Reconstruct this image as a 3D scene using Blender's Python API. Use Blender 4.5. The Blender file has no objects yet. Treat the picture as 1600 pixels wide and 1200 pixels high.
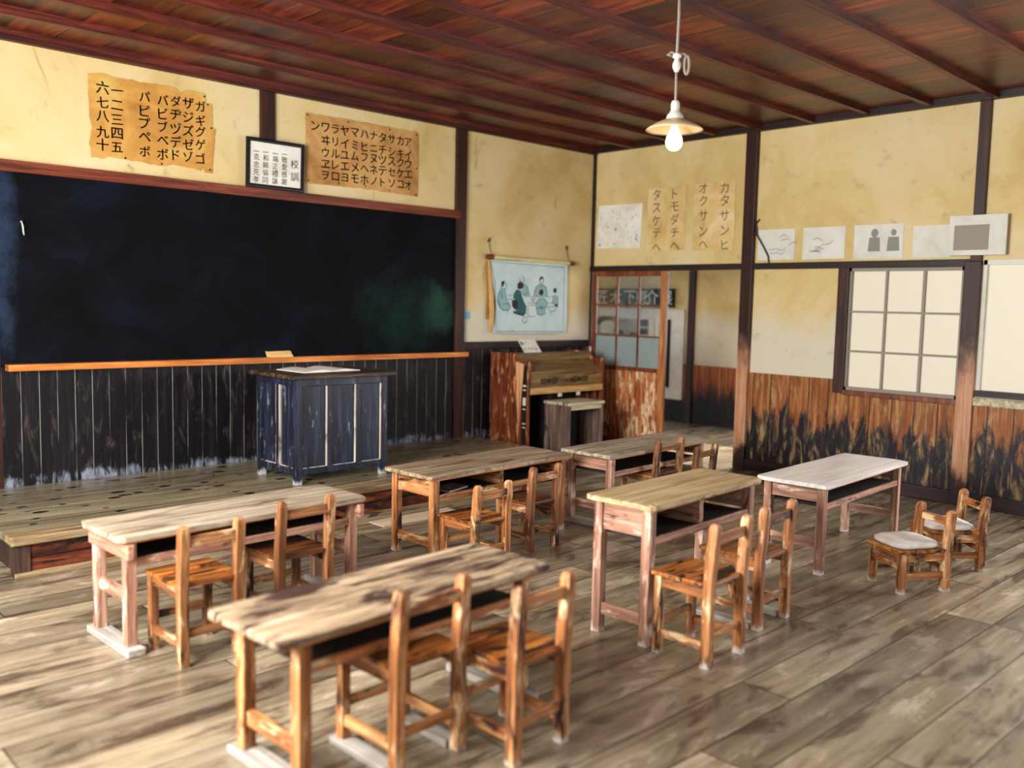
import bpy, bmesh, math, random
from mathutils import Vector, Matrix, Euler
random.seed(7)
S = bpy.context.scene
COL = S.collection
PI = math.pi

# ------------------------------------------------------------------ camera
def make_camera():
    yaw, pitch, roll = 0.7642037, -0.08906806, 0.02180345
    f = Vector((math.sin(yaw)*math.cos(pitch), math.cos(yaw)*math.cos(pitch), math.sin(pitch)))
    r = Vector((math.cos(yaw), -math.sin(yaw), 0)); u = r.cross(f)
    r2 = r*math.cos(roll) + u*math.sin(roll); u2 = u*math.cos(roll) - r*math.sin(roll)
    cam = bpy.data.cameras.new('camera'); cam.sensor_width = 36; cam.lens = 1412.9/1600*36
    cam.dof.use_dof = True; cam.dof.focus_distance = 6.4; cam.dof.aperture_fstop = 0.95
    o = bpy.data.objects.new('camera', cam); COL.objects.link(o)
    m = Matrix((r2, u2, -f)).transposed().to_4x4(); m.translation = (-8.39513, -7.38966, 1.7)
    o.matrix_world = m; S.camera = o
make_camera()

# ------------------------------------------------------------------ light and exposure
S.view_settings.view_transform = 'Standard'; S.view_settings.look = 'None'
S.view_settings.gamma = 1; S.view_settings.use_curve_mapping = False
S.view_settings.exposure = -0.18
wd = bpy.data.worlds.new('sky'); S.world = wd; wd.use_nodes = True
wd.node_tree.nodes['Background'].inputs[0].default_value = (0.80, 0.90, 1.0, 1)
wd.node_tree.nodes['Background'].inputs[1].default_value = 1.6
def lamp(name, kind, loc, direction, energy, col, **k):
    l = bpy.data.lights.new(name, kind); l.energy = energy; l.color = col
    for a, b in k.items(): setattr(l, a, b)
    o = bpy.data.objects.new(name, l); COL.objects.link(o); o.location = loc
    o.rotation_euler = Vector(direction).to_track_quat('-Z', 'Y').to_euler()
    return o
# daylight through the three windows of the left wall; two weak fill lamps added behind the camera
for i, y in enumerate((-2.5, -4.2, -7.1)):
    lamp('left_window_daylight', 'AREA', (-8.90, y, 2.05), (1, 0, 0.04), (150, 500, 40)[i], (1.0, 0.97, 0.92), shape='RECTANGLE', size=1.5, size_y=1.8)
for x in (-6.3, -2.6):
    lamp('back_fill', 'AREA', (x, -8.80, 1.95), (0, 1, -0.05), 4, (1.0, 0.96, 0.9), shape='RECTANGLE', size=1.8, size_y=1.8)
lamp('corridor_window_daylight', 'AREA', (2.60, -1.6, 1.66), (-1, 0, -0.1), 120, (1.0, 0.97, 0.93), shape='RECTANGLE', size=1.9, size_y=1.25)
lamp('right_window_daylight', 'AREA', (-0.03, -7.2, 1.6), (-1, 0.05, -0.25), 330, (0.96, 0.98, 1.0), shape='RECTANGLE', size=2.6, size_y=1.15)
# sun coming into the corridor through its outer window
lamp('sun', 'SUN', (6, -2, 5), (-1, -0.02, -0.667), 16.0, (1.0, 0.93, 0.80), angle=0.01)

# ------------------------------------------------------------------ node helpers
def lin(c):
    return tuple(((v/255)/12.92 if v/255 <= 0.04045 else ((v/255+0.055)/1.055)**2.4) for v in c) + (1,)
class NT:
    def __init__(s, name):
        s.m = bpy.data.materials.new(name); s.m.use_nodes = True
        s.t = s.m.node_tree; s.b = s.t.nodes['Principled BSDF']; s.out = s.t.nodes['Material Output']
    def n(s, typ, **p):
        x = s.t.nodes.new(typ)
        for k, v in p.items(): setattr(x, k, v)
        return x
    def put(s, sock, v):
        if isinstance(v, bpy.types.NodeSocket): s.t.links.new(v, sock)
        else: sock.default_value = v
    def math(s, op, a, b=0.0, c=0.0, clamp=False):
        x = s.n('ShaderNodeMath', operation=op, use_clamp=clamp)
        s.put(x.inputs[0], a); s.put(x.inputs[1], b); s.put(x.inputs[2], c)
        return x.outputs[0]
    def coord(s):
        if not hasattr(s, '_c'): s._c = s.n('ShaderNodeTexCoord').outputs['Object']
        return s._c
    def sep(s, v=None):
        x = s.n('ShaderNodeSeparateXYZ'); s.put(x.inputs[0], v or s.coord()); return x.outputs
    def comb(s, a, b, c):
        x = s.n('ShaderNodeCombineXYZ')
        for i, v in enumerate((a, b, c)): s.put(x.inputs[i], v)
        return x.outputs[0]
    def rnd(s):
        if not hasattr(s, '_r'): s._r = s.n('ShaderNodeObjectInfo').outputs['Random']
        return s._r
    def scaled(s, sc, off=True, v=None):
        x = s.n('ShaderNodeVectorMath', operation='MULTIPLY'); s.put(x.inputs[0], v or s.coord()); x.inputs[1].default_value = sc
        if not off: return x.outputs[0]
        y = s.n('ShaderNodeVectorMath', operation='ADD'); s.put(y.inputs[0], x.outputs[0])
        k = s.math('MULTIPLY', s.rnd(), 57.0); s.put(y.inputs[1], s.comb(k, k, k)); return y.outputs[0]
    def noise(s, vec, scale=1.0, detail=5, rough=0.6, dist=0.0):
        x = s.n('ShaderNodeTexNoise'); s.put(x.inputs['Vector'], vec)
        x.inputs['Scale'].default_value = scale; x.inputs['Detail'].default_value = detail
        x.inputs['Roughness'].default_value = rough; x.inputs['Distortion'].default_value = dist
        return x.outputs[0]
    def white(s, vec):
        x = s.n('ShaderNodeTexWhiteNoise', noise_dimensions='3D'); s.put(x.inputs['Vector'], vec); return x.outputs['Value']
    def ramp(s, fac, stops):
        x = s.n('ShaderNodeValToRGB'); s.put(x.inputs[0], fac); e = x.color_ramp.elements
        while len(e) < len(stops): e.new(0.5)
        for i, (p, c) in enumerate(stops):
            e[i].position = p; e[i].color = lin(c) if len(c) == 3 else c
        return x.outputs[0]
    def fac(s, v, lo, hi):
        x = s.n('ShaderNodeMapRange', clamp=True, interpolation_type='SMOOTHSTEP'); s.put(x.inputs[0], v)
        x.inputs[1].default_value = lo; x.inputs[2].default_value = hi; return x.outputs[0]
    def mix(s, f, a, b, mode='MIX'):
        x = s.n('ShaderNodeMix', data_type='RGBA', blend_type=mode)
        s.put(x.inputs['Factor'], f)
        s.put(x.inputs[6], lin(a) if isinstance(a, tuple) and len(a) == 3 else a)
        s.put(x.inputs[7], lin(b) if isinstance(b, tuple) and len(b) == 3 else b)
        return x.outputs[2]
    def bump(s, h, strength=0.3, dist=0.01):
        x = s.n('ShaderNodeBump'); x.inputs['Strength'].default_value = strength; x.inputs['Distance'].default_value = dist
        s.put(x.inputs['Height'], h); s.put(s.b.inputs['Normal'], x.outputs[0])
    def done(s, col, rough=0.6, spec=0.4):
        s.put(s.b.inputs['Base Color'], lin(col) if isinstance(col, tuple) and len(col) == 3 else col)
        s.put(s.b.inputs['Roughness'], rough); s.b.inputs['Specular IOR Level'].default_value = spec
        return s.m

def gr(axis, along=1.6, across=26):
    return tuple(along if a == axis else across for a in 'XYZ')

def wood(name, dark, mid, light, axis='X', rough=0.55, stain=None, stain_lo=0.52, stain_hi=0.66, worn=None, worn_lo=0.58, worn_hi=0.7,
         feet=None, feet_z=0.12, streak=0.5, spec=0.4, bump=0.35):
    t = NT(name)
    g = t.noise(t.scaled(gr(axis)), 1.0, 7, 0.62, 0.4)
    col = t.ramp(g, [(0.30, dark), (0.5, mid), (0.70, light)])
    fine = t.noise(t.scaled(gr(axis, 3, 110)), 1.0, 3, 0.6)
    col = t.mix(t.math('MULTIPLY', t.fac(fine, 0.52, 0.68), streak), col, dark)
    if worn:
        w = t.noise(t.scaled(gr(axis, 4, 14)), 1.0, 6, 0.7)
        col = t.mix(t.fac(w, worn_lo, worn_hi), col, worn)
    if stain:
        w = t.noise(t.scaled(gr(axis, 2.5, 9)), 1.0, 6, 0.68, 0.6)
        col = t.mix(t.fac(w, stain_lo, stain_hi), col, stain)
    if feet:
        z = t.sep()[2]
        w = t.math('ADD', z, t.math('MULTIPLY', t.noise(t.scaled((14, 14, 5)), 1.0, 4), 0.16))
        col = t.mix(t.fac(w, feet_z+0.05, feet_z), col, feet)
    t.bump(g, bump, 0.004)
    return t.done(col, rough, spec)

def plain(name, c, rough=0.6, metal=0.0, spec=0.4, var=0.12):
    t = NT(name)
    n = t.noise(t.scaled((9, 9, 9)), 1.0, 5)
    col = t.mix(t.math('MULTIPLY', n, var), c, tuple(v*0.55 for v in c))
    t.b.inputs['Metallic'].default_value = metal
    return t.done(col, rough, spec)

def emit(name, c, st, rough=0.4):
    t = NT(name); t.put(t.b.inputs['Emission Color'], lin(c)); t.b.inputs['Emission Strength'].default_value = st
    n = t.noise(t.scaled((3, 3, 3)), 1.0, 3)
    return t.done(t.mix(t.math('MULTIPLY', n, 0.1), (120, 116, 108), (100, 98, 92)), rough)

# ------------------------------------------------------------------ mesh helpers
def box(bm, x0, x1, y0, y1, z0, z1):
    v = [bm.verts.new(p) for p in ((x0,y0,z0),(x1,y0,z0),(x1,y1,z0),(x0,y1,z0),(x0,y0,z1),(x1,y0,z1),(x1,y1,z1),(x0,y1,z1))]
    for f in ((3,2,1,0),(4,5,6,7),(0,1,5,4),(1,2,6,5),(2,3,7,6),(3,0,4,7)): bm.faces.new([v[i] for i in f])
    return v
def boxes(*bs):
    bm = bmesh.new()
    for b in bs: box(bm, *b)
    return bm
def loft(bm, rings, cap=True):
    """rings: lists of points, all the same length"""
    rr = [[bm.verts.new(p) for p in r] for r in rings]
    n = len(rr[0])
    for a, b in zip(rr, rr[1:]):
        for i in range(n): bm.faces.new((a[i], a[(i+1) % n], b[(i+1) % n], b[i]))
    if cap:
        bm.faces.new(rr[0][::-1]); bm.faces.new(rr[-1])
    return bm
def circ(r, z, n=24, cx=0, cy=0):
    return [(cx+r*math.cos(2*PI*i/n), cy+r*math.sin(2*PI*i/n), z) for i in range(n)]
def lathe(bm, prof, n=28, cx=0, cy=0, cap=True):
    return loft(bm, [circ(r, z, n, cx, cy) for r, z in prof], cap)
def tube(bm, pts, r, n=8):
    pts = [Vector(p) for p in pts]; rings = []
    for i, p in enumerate(pts):
        d = (pts[min(i+1, len(pts)-1)] - pts[max(i-1, 0)]).normalized()
        a = d.orthogonal().normalized() if i == 0 else (a0 - d*a0.dot(d)).normalized()
        a0 = a; b = d.cross(a)
        rings.append([tuple(p + (a*math.cos(2*PI*k/n) + b*math.sin(2*PI*k/n))*r) for k in range(n)])
    return loft(bm, rings)
def prism(bm, poly, fn, d0, d1):
    """closed polygon (u,v) swept between depth d0 and d1; fn(u,v,d) -> point"""
    return loft(bm, [[fn(u, v, d0) for u, v in poly], [fn(u, v, d1) for u, v in poly]])
def obj(name, bm, mat, parent=None, bev=0.0, smooth=False, loc=None, rotz=0.0):
    bmesh.ops.recalc_face_normals(bm, faces=bm.faces[:])
    if bev: bmesh.ops.bevel(bm, geom=[e for e in bm.edges if len(e.link_faces) == 2 and e.calc_face_angle(0) > 0.6], offset=bev, segments=2, profile=0.6, affect='EDGES')
    me = bpy.data.meshes.new(name); bm.to_mesh(me); bm.free()
    if smooth:
        for p in me.polygons: p.use_smooth = True
    me.materials.append(mat)
    o = bpy.data.objects.new(name, me); COL.objects.link(o)
    if parent: o.parent = parent
    if loc: o.location = loc
    if rotz: o.rotation_euler.z = rotz
    return o
def tag(o, label, cat, group=None):
    o['label'] = label; o['category'] = cat
    if group: o['group'] = group
    return o
def thing(name, label, cat, loc=(0,0,0), rotz=0.0, group=None):
    o = bpy.data.objects.new(name, None); COL.objects.link(o); o.empty_display_size = 0.1
    o.location = loc; o.rotation_euler.z = rotz
    return tag(o, label, cat, group)
def struct(name, bm, mat, parent=None, bev=0.0):
    o = obj(name, bm, mat, parent, bev)
    o['kind'] = 'structure'
    return o

# ------------------------------------------------------------------ lettering
_glyph = {}
def glyph(c):
    if c not in _glyph:
        cu = bpy.data.curves.new('glyph', 'FONT'); cu.body = c; cu.size = 1; cu.offset = 0.0; cu.resolution_u = 3
        o = bpy.data.objects.new('glyph', cu); COL.objects.link(o)
        dg = bpy.context.evaluated_depsgraph_get(); dg.update()
        me = bpy.data.meshes.new_from_object(o.evaluated_get(dg))
        vs = [v.co.copy() for v in me.vertices]; fs = [tuple(p.vertices) for p in me.polygons]
        bpy.data.objects.remove(o); bpy.data.curves.remove(cu); bpy.data.meshes.remove(me)
        xs = [v.x for v in vs] or [0]; ys = [v.y for v in vs] or [0]
        cx, cy = (min(xs)+max(xs))/2, (min(ys)+max(ys))/2
        _glyph[c] = ([(v.x-cx, v.y-cy) for v in vs], fs)
    return _glyph[c]
def letters(items, size, fn, wx=1.0, jitter=0.05, bm=None, bold=0.016):
    """items: (char, u, v); fn(u, v) -> point on the sheet"""
    bm = bm or bmesh.new()
    for c, u, v in items:
        vs, fs = glyph(c); a = random.uniform(-jitter, jitter)+0.03; s = size*random.uniform(0.94, 1.06)
        ca, sa = math.cos(a), math.sin(a)
        for dx, dy in ((-bold, -bold*0.6), (bold, 0), (0, bold*0.8)) if bold else ((0, 0),):
            bv = [bm.verts.new(fn(u+((x+dx)*ca-(y+dy)*sa)*s*wx, v+((x+dx)*sa+(y+dy)*ca)*s)) for x, y in vs]
            for f in fs:
                try: bm.faces.new([bv[i] for i in f])
                except ValueError: pass
    return bm
def stroke(bm, pts, w, fn):
    """flat brush line of width w through (u,v) points"""
    P = [Vector((u, v)) for u, v in pts]
    prev = None
    for i, p in enumerate(P):
        d = (P[min(i+1, len(P)-1)]-P[max(i-1, 0)]); d = d.normalized() if d.length else Vector((1, 0))
        n = Vector((-d.y, d.x))*w*(0.5 if 0 < i < len(P)-1 else 0.32)
        q = (bm.verts.new(fn(*(p+n))), bm.verts.new(fn(*(p-n))))
        if prev: bm.faces.new((prev[0], prev[1], q[1], q[0]))
        prev = q
def poly(bm, pts, fn):
    bm.faces.new([bm.verts.new(fn(u, v)) for u, v in pts])

# ------------------------------------------------------------------ materials
def m_plaster():
    t = NT('aged_plaster')
    big = t.noise(t.scaled((0.9, 0.9, 0.9), False), 1.0, 6, 0.62, 0.5)
    col = t.ramp(big, [(0.34, (198, 170, 108)), (0.5, (215, 192, 138)), (0.66, (220, 202, 160))])
    st = t.noise(t.scaled((2.3, 2.3, 1.5), False), 1.0, 8, 0.7, 0.8)
    col = t.mix(t.fac(st, 0.60, 0.76), col, (158, 122, 66))
    z = t.sep()[2]
    lo = t.math('ADD', z, t.math('MULTIPLY', t.noise(t.scaled((1.6, 1.6, 1.2), False), 1.0, 5), 1.1))
    col = t.mix(t.math('MULTIPLY', t.fac(lo, 2.35, 1.9), 0.75), col, (214, 210, 196))
    gr_ = t.noise(t.scaled((4, 4, 6), False), 1.0, 6, 0.7)
    col = t.mix(t.math('MULTIPLY', t.fac(gr_, 0.57, 0.70), 0.4), col, (150, 135, 105))
    t.bump(t.noise(t.scaled((60, 60, 60), False), 1.0, 3), 0.12, 0.003)
    return t.done(col, 0.85, 0.2)
def m_floor(name='floor_boards', w=0.25, L=2.4, tint=0.0, spots=False):
    t = NT(name); x, y, z = t.sep()
    yy = t.math('DIVIDE', y, w); iy = t.math('FLOOR', yy)
    r = t.white(t.comb(iy, 3.1, 7.7))
    xx = t.math('ADD', t.math('DIVIDE', x, L), t.math('MULTIPLY', r, 9.0)); ix = t.math('FLOOR', xx)
    cell = t.white(t.comb(ix, iy, 1.3))
    off = t.comb(t.math('MULTIPLY', cell, 31.0), 0.0, 0.0)
    a = t.n('ShaderNodeVectorMath', operation='ADD'); t.put(a.inputs[0], t.scaled((1.1, 15, 1), False)); t.put(a.inputs[1], off)
    g = t.noise(a.outputs[0], 1.0, 8, 0.66, 0.5)
    b = t.n('ShaderNodeVectorMath', operation='ADD'); t.put(b.inputs[0], t.scaled((1.7, 5, 1), False)); t.put(b.inputs[1], off)
    pt = t.noise(b.outputs[0], 1.0, 7, 0.68, 0.4)
    if spots:
        col = t.ramp(g, [(0.30, (108, 98, 76)), (0.5, (152, 140, 112)), (0.70, (184, 171, 140))])
        col = t.mix(t.math('MULTIPLY', t.fac(pt, 0.52, 0.66), 0.55), col, (96, 88, 66))
        v = t.n('ShaderNodeTexVoronoi', feature='F1'); t.put(v.inputs['Vector'], t.scaled((6.0, 10.0, 1), False)); v.inputs['Scale'].default_value = 1.0; v.inputs['Randomness'].default_value = 1.0
        sz = t.white(v.outputs['Position']) if 'Position' in v.outputs else t.rnd()
        d = t.math('ADD', v.outputs['Distance'], t.math('MULTIPLY', t.math('SUBTRACT', t.noise(t.scaled((22, 30, 1), False), 1.0, 3), 0.5), 0.30))
        lim = t.math('MULTIPLY', t.math('SUBTRACT', sz, 0.30), 0.50)
        keep = t.fac(t.math('SUBTRACT', d, lim), 0.02, -0.02)
        col = t.mix(keep, col, (24, 21, 17))
    else:
        col = t.ramp(g, [(0.24, (72, 58, 46)), (0.42, (130, 115, 93)), (0.60, (158, 144, 120)), (0.78, (204, 191, 166))])
        col = t.mix(t.math('MULTIPLY', t.fac(pt, 0.50, 0.64), 0.85), col, (64, 44, 36))
        col = t.mix(t.math('MULTIPLY', t.fac(pt, 0.44, 0.34), 0.60), col, (208, 196, 172))
    tone = t.math('ADD', t.math('MULTIPLY', cell, 0.70), 0.50)
    col = t.mix(1.0, col, t.comb(tone, tone, tone), 'MULTIPLY')
    fy = t.math('FRACT', yy); seam = t.math('MINIMUM', fy, t.math('SUBTRACT', 1.0, fy))
    fx = t.math('FRACT', xx); sx = t.math('MULTIPLY', t.math('MINIMUM', fx, t.math('SUBTRACT', 1.0, fx)), L/w)
    wob = t.math('MULTIPLY', t.noise(t.scaled((2, 2, 2), False), 1.0, 4), 0.03)
    sm = t.fac(t.math('MINIMUM', seam, sx), t.math('ADD', wob, 0.012), wob) if False else t.fac(t.math('SUBTRACT', t.math('MINIMUM', seam, sx), wob), 0.008, -0.006)
    col = t.mix(t.math('MULTIPLY', sm, 0.85), col, (22, 16, 12))
    t.bump(t.math('SUBTRACT', g, t.math('MULTIPLY', sm, 0.5)), 0.3, 0.004)
    rg = t.math('ADD', t.math('MULTIPLY', pt, 0.34), 0.08)
    return t.done(col, rg, 0.6)
def m_wainscot(name, seam_w, axis, palette, pale, scuff, low=None, lit_seam=True, sc=(0.58, 0.74)):
    t = NT(name); s = t.sep(); p = s[axis]; z = s[2]
    u = t.math('DIVIDE', p, seam_w); i = t.math('FLOOR', u); cell = t.white(t.comb(i, 2.0, 5.0))
    o = t.comb(t.math('MULTIPLY', cell, 20.0), 0.0, t.math('MULTIPLY', cell, 33.0))
    def nn(sc, d=7, r=0.66, ds=0.4):
        a = t.n('ShaderNodeVectorMath', operation='ADD'); t.put(a.inputs[0], t.scaled(sc, False)); t.put(a.inputs[1], o)
        return t.noise(a.outputs[0], 1.0, d, r, ds)
    g = nn((28, 28, 1.6))
    col = t.ramp(g, [(0.3, palette[0]), (0.52, palette[1]), (0.72, palette[2])])
    tone = t.math('ADD', t.math('MULTIPLY', cell, 0.8), 0.5)
    col = t.mix(1.0, col, t.comb(tone, tone, tone), 'MULTIPLY')
    w = nn((13, 13, 3.2), 7, 0.7, 0.8)
    if low:   # varnish worn through: bare warm wood above an irregular line
        h = t.math('ADD', z, t.math('MULTIPLY', nn((9, 9, 2.0), 6, 0.7), low[3]))
        col = t.mix(t.fac(h, low[0], low[1]), col, t.ramp(g, [(0.3, low[2][0]), (0.52, low[2][1]), (0.72, low[2][2])]))
    col = t.mix(t.math('MULTIPLY', t.fac(w, sc[0], sc[1]), scuff), col, pale)
    if lit_seam:
        f = t.math('FRACT', u); d = t.math('MINIMUM', f, t.math('SUBTRACT', 1.0, f))
        br = t.noise(t.scaled((5, 5, 1.3), False), 1.0, 4)
        k = t.math('MULTIPLY', t.math('MULTIPLY', t.fac(d, 0.024, 0.012), t.fac(br, 0.34, 0.56)), 0.75)
        col = t.mix(k, col, (176, 168, 158))  # pale seam lines paint the light that board edges catch
        # chalky scuffed foot of the boards
        h = t.math('ADD', z, t.math('MULTIPLY', t.white(t.comb(i, 9.0, 1.0)), -0.055))
        h = t.math('ADD', h, t.math('MULTIPLY', t.noise(t.scaled((22, 22, 10), False), 1.0, 4), 0.12))
        col = t.mix(t.math('MULTIPLY', t.math('MULTIPLY', t.fac(h, 0.355, 0.31), t.fac(w, 0.40, 0.60)), 0.8), col, (150, 160, 178))
    else:
        f = t.math('FRACT', u); d = t.math('MINIMUM', f, t.math('SUBTRACT', 1.0, f))
        col = t.mix(t.fac(d, 0.03, 0.015), col, (14, 9, 8))
    t.bump(g, 0.35, 0.004)
    return t.done(col, 0.5, 0.3)
def m_ceiling():
    t = NT('ceiling_boards'); x, y, z = t.sep()
    u = t.math('DIVIDE', x, 0.34); i = t.math('FLOOR', u)
    b = t.math('DIVIDE', t.math('ADD', y, 1.73-0.56*20), 0.56); j = t.math('FLOOR', b)
    c = t.white(t.comb(i, j, 4.0))
    o = t.comb(t.math('MULTIPLY', c, 17.0), t.math('MULTIPLY', c, 9.0), 0.0)
    a = t.n('ShaderNodeVectorMath', operation='ADD'); t.put(a.inputs[0], t.scaled((16, 1.6, 1), False)); t.put(a.inputs[1], o)
    g = t.noise(a.outputs[0], 1.0, 6, 0.62, 0.6)
    col = t.ramp(g, [(0.3, (44, 15, 8)), (0.52, (98, 34, 14)), (0.74, (140, 62, 28))])
    tone = t.math('ADD', t.math('MULTIPLY', t.math('POWER', c, 1.4), 1.0), 0.42)
    col = t.mix(1.0, col, t.comb(tone, tone, tone), 'MULTIPLY')
    f = t.math('FRACT', u); d = t.math('MINIMUM', f, t.math('SUBTRACT', 1.0, f))
    col = t.mix(t.fac(d, 0.03, 0.012), col, (20, 8, 6))
    t.bump(g, 0.2, 0.003)
    return t.done(col, 0.38, 0.5)
def m_board():
    t = NT('blackboard_slate'); x, y, z = t.sep()
    n = t.noise(t.scaled((1.3, 1.3, 1.6), False), 1.0, 7, 0.66, 0.6)
    col = t.ramp(n, [(0.40, (4, 5, 8)), (0.55, (8, 10, 17)), (0.75, (16, 23, 38))])
    def blot(cx, cz, rx, rz, c, k):
        nonlocal col
        d = t.math('ADD', t.math('POWER', t.math('DIVIDE', t.math('SUBTRACT', x, cx), rx), 2.0), t.math('POWER', t.math('DIVIDE', t.math('SUBTRACT', z, cz), rz), 2.0))
        d = t.math('ADD', d, t.math('MULTIPLY', t.noise(t.scaled((4, 4, 3), False), 1.0, 7, 0.75), 2.6))
        col = t.mix(t.math('MULTIPLY', t.fac(d, 2.2, 0.9), k), col, c)
    blot(-2.42, 1.62, 0.30, 0.34, (52, 88, 70), 0.7)      # smeared green chalk
    blot(-2.9, 1.55, 0.7, 0.5, (18, 44, 38), 0.75)
    blot(-6.52, 2.0, 0.16, 1.0, (44, 58, 84), 0.8)         # paler bluish left end
    return t.done(col, 0.75, 0.10)
def m_paper(name, a, b, c, sc=3.0):
    t = NT(name)
    n = t.noise(t.scaled((sc, sc, sc)), 1.0, 6, 0.62, 0.8)
    col = t.ramp(n, [(0.33, a), (0.5, b), (0.68, c)])
    f = t.noise(t.scaled((40, 40, 40)), 1.0, 3)
    col = t.mix(t.math('MULTIPLY', f, 0.15), col, a)
    return t.done(col, 0.8, 0.2)
def m_glass():
    t = NT('clear_pane')
    tr = t.n('ShaderNodeBsdfTransparent'); gl = t.n('ShaderNodeBsdfGlossy'); gl.inputs['Roughness'].default_value = 0.04
    mx = t.n('ShaderNodeMixShader'); n = t.noise(t.scaled((2, 2, 2)), 1.0, 2)
    t.put(mx.inputs[0], t.math('ADD', 0.06, t.math('MULTIPLY', n, 0.06)))
    t.t.links.new(tr.outputs[0], mx.inputs[1]); t.t.links.new(gl.outputs[0], mx.inputs[2]); t.t.links.new(mx.outputs[0], t.out.inputs[0])
    return t.m
def m_worn_post():
    t = NT('worn_post_timber'); z = t.sep()[2]
    g = t.noise(t.scaled((24, 24, 1.6)), 1.0, 7, 0.62, 0.4)
    dark = t.ramp(g, [(0.3, (24, 9, 7)), (0.6, (52, 18, 12)), (0.8, (78, 30, 18))])
    bare = t.ramp(g, [(0.3, (150, 92, 64)), (0.5, (190, 138, 104)), (0.75, (216, 174, 140))])
    h = t.math('ADD', z, t.math('MULTIPLY', t.noise(t.scaled((8, 8, 3)), 1.0, 6, 0.7), 0.9))
    k = t.math('MULTIPLY', t.fac(h, 1.95, 1.45), t.fac(h, 0.62, 0.85))
    t.bump(g, 0.3, 0.004)
    return t.done(t.mix(k, dark, bare), 0.5, 0.4)

M = {}
M['low_bounce_boards'] = wood('dark_wall_boards', (40, 26, 18), (74, 50, 34), (104, 76, 54), 'Z', 0.7)  # dark timber chosen to cut light bounced off the unseen walls
M['plaster'] = m_plaster()
M['floor'] = m_floor()
M['deck'] = m_floor('platform_deck_boards', 0.42, 30.0, spots=True)
M['ceiling'] = m_ceiling()
M['slate'] = m_board()
NAVY = [(4, 4, 8), (15, 13, 19), (44, 36, 40)]
M['wains_front'] = m_wainscot('dark_wainscot_boards', 0.128, 0, NAVY, (116, 100, 98), 0.42, None, True, (0.53, 0.72))
M['wains_right'] = m_wainscot('worn_wainscot_boards', 0.21, 1, [(12, 10, 18), (30, 25, 36), (52, 40, 46)], (190, 156, 106), 0.75,
    (1.16, 1.32, [(84, 42, 18), (146, 84, 40), (190, 136, 82)], 1.25), False, (0.48, 0.72))
M['wains_corr'] = m_wainscot('corridor_wainscot_boards', 0.2, 1, [(12, 8, 7), (30, 18, 14), (60, 34, 22)], (190, 120, 70), 0.3,
    (0.78, 1.15, [(96, 42, 16), (158, 84, 38), (196, 126, 70)], 0.9), False)
M['post'] = wood('dark_post_timber', (22, 8, 6), (50, 19, 12), (84, 36, 22), 'Z', 0.5)
M['worn_post'] = m_worn_post()
M['dark_x'] = wood('dark_beam_timber', (24, 8, 6), (58, 20, 12), (92, 38, 22), 'X', 0.5)
M['dark_y'] = wood('dark_lintel_timber', (16, 8, 7), (34, 16, 13), (60, 28, 20), 'Y', 0.5)
M['batten'] = wood('red_batten_timber', (40, 13, 9), (78, 27, 18), (116, 50, 36), 'X', 0.45)
M['rail'] = wood('red_rail_timber', (50, 20, 12), (108, 46, 26), (142, 70, 40), 'X', 0.45, stain=(30, 12, 8), stain_lo=0.62, stain_hi=0.72)
M['tray'] = wood('orange_tray_timber', (150, 76, 26), (206, 122, 52), (230, 156, 84), 'X', 0.5)
M['deck_edge'] = wood('platform_edge_timber', (66, 50, 36), (140, 116, 84), (196, 172, 132), 'X', 0.6, stain=(60, 44, 30))
M['deck_front'] = wood('platform_front_timber', (30, 15, 11), (112, 50, 28), (160, 82, 48), 'X', 0.5, stain=(22, 14, 14), stain_lo=0.42, stain_hi=0.60)
M['deck_post'] = wood('platform_post_timber', (30, 20, 18), (66, 46, 38), (96, 70, 56), 'Z', 0.6)
M['navy'] = wood('navy_painted_wood', (12, 13, 22), (26, 30, 47), (58, 66, 90), 'Z', 0.42, worn=(140, 146, 162), worn_lo=0.57, worn_hi=0.72, stain=(10, 10, 15), stain_lo=0.52, stain_hi=0.70, feet=(186, 186, 186), feet_z=0.08)
M['navy_edge'] = wood('worn_bare_moulding', (160, 146, 128), (206, 196, 182), (228, 222, 212), 'Z', 0.6, stain=(44, 44, 58), stain_lo=0.47, stain_hi=0.62)
M['lectern_top'] = wood('blackened_worn_top', (22, 16, 13), (52, 38, 28), (120, 94, 70), 'X', 0.5, worn=(176, 150, 116), worn_lo=0.60, worn_hi=0.72)
M['organ_side'] = wood('flaking_red_veneer', (58, 24, 12), (116, 54, 28), (156, 88, 50), 'Z', 0.5, stain=(40, 15, 10), stain_lo=0.55, stain_hi=0.66, worn=(206, 140, 94), worn_lo=0.54, worn_hi=0.62)
M['organ_body'] = wood('dusty_olive_brown_wood', (66, 48, 24), (126, 98, 56), (166, 136, 86), 'X', 0.6, stain=(70, 44, 22), stain_lo=0.56, stain_hi=0.70)
M['organ_ledge'] = wood('pale_worn_ledge', (150, 104, 54), (196, 152, 92), (222, 186, 132), 'X', 0.6)
M['organ_dark'] = wood('dark_inner_wood', (10, 7, 6), (26, 18, 14), (44, 30, 22), 'Z', 0.6)
M['bare'] = wood('bare_split_wood', (176, 112, 66), (214, 156, 108), (232, 186, 142), 'Z', 0.6)
M['stool_side'] = wood('grey_brown_weathered_wood', (48, 36, 32), (104, 82, 72), (146, 122, 106), 'Z', 0.65, stain=(30, 22, 22))
M['stool_top'] = wood('pale_worn_seat', (110, 96, 72), (190, 178, 146), (222, 214, 188), 'X', 0.6, stain=(60, 54, 44), stain_lo=0.56, stain_hi=0.66)
M['door_wood'] = wood('red_brown_door_frame', (62, 26, 14), (116, 58, 32), (156, 92, 56), 'Z', 0.45)
M['door_stile'] = wood('worn_orange_stile', (120, 64, 32), (180, 116, 66), (226, 164, 104), 'Z', 0.45)
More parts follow.
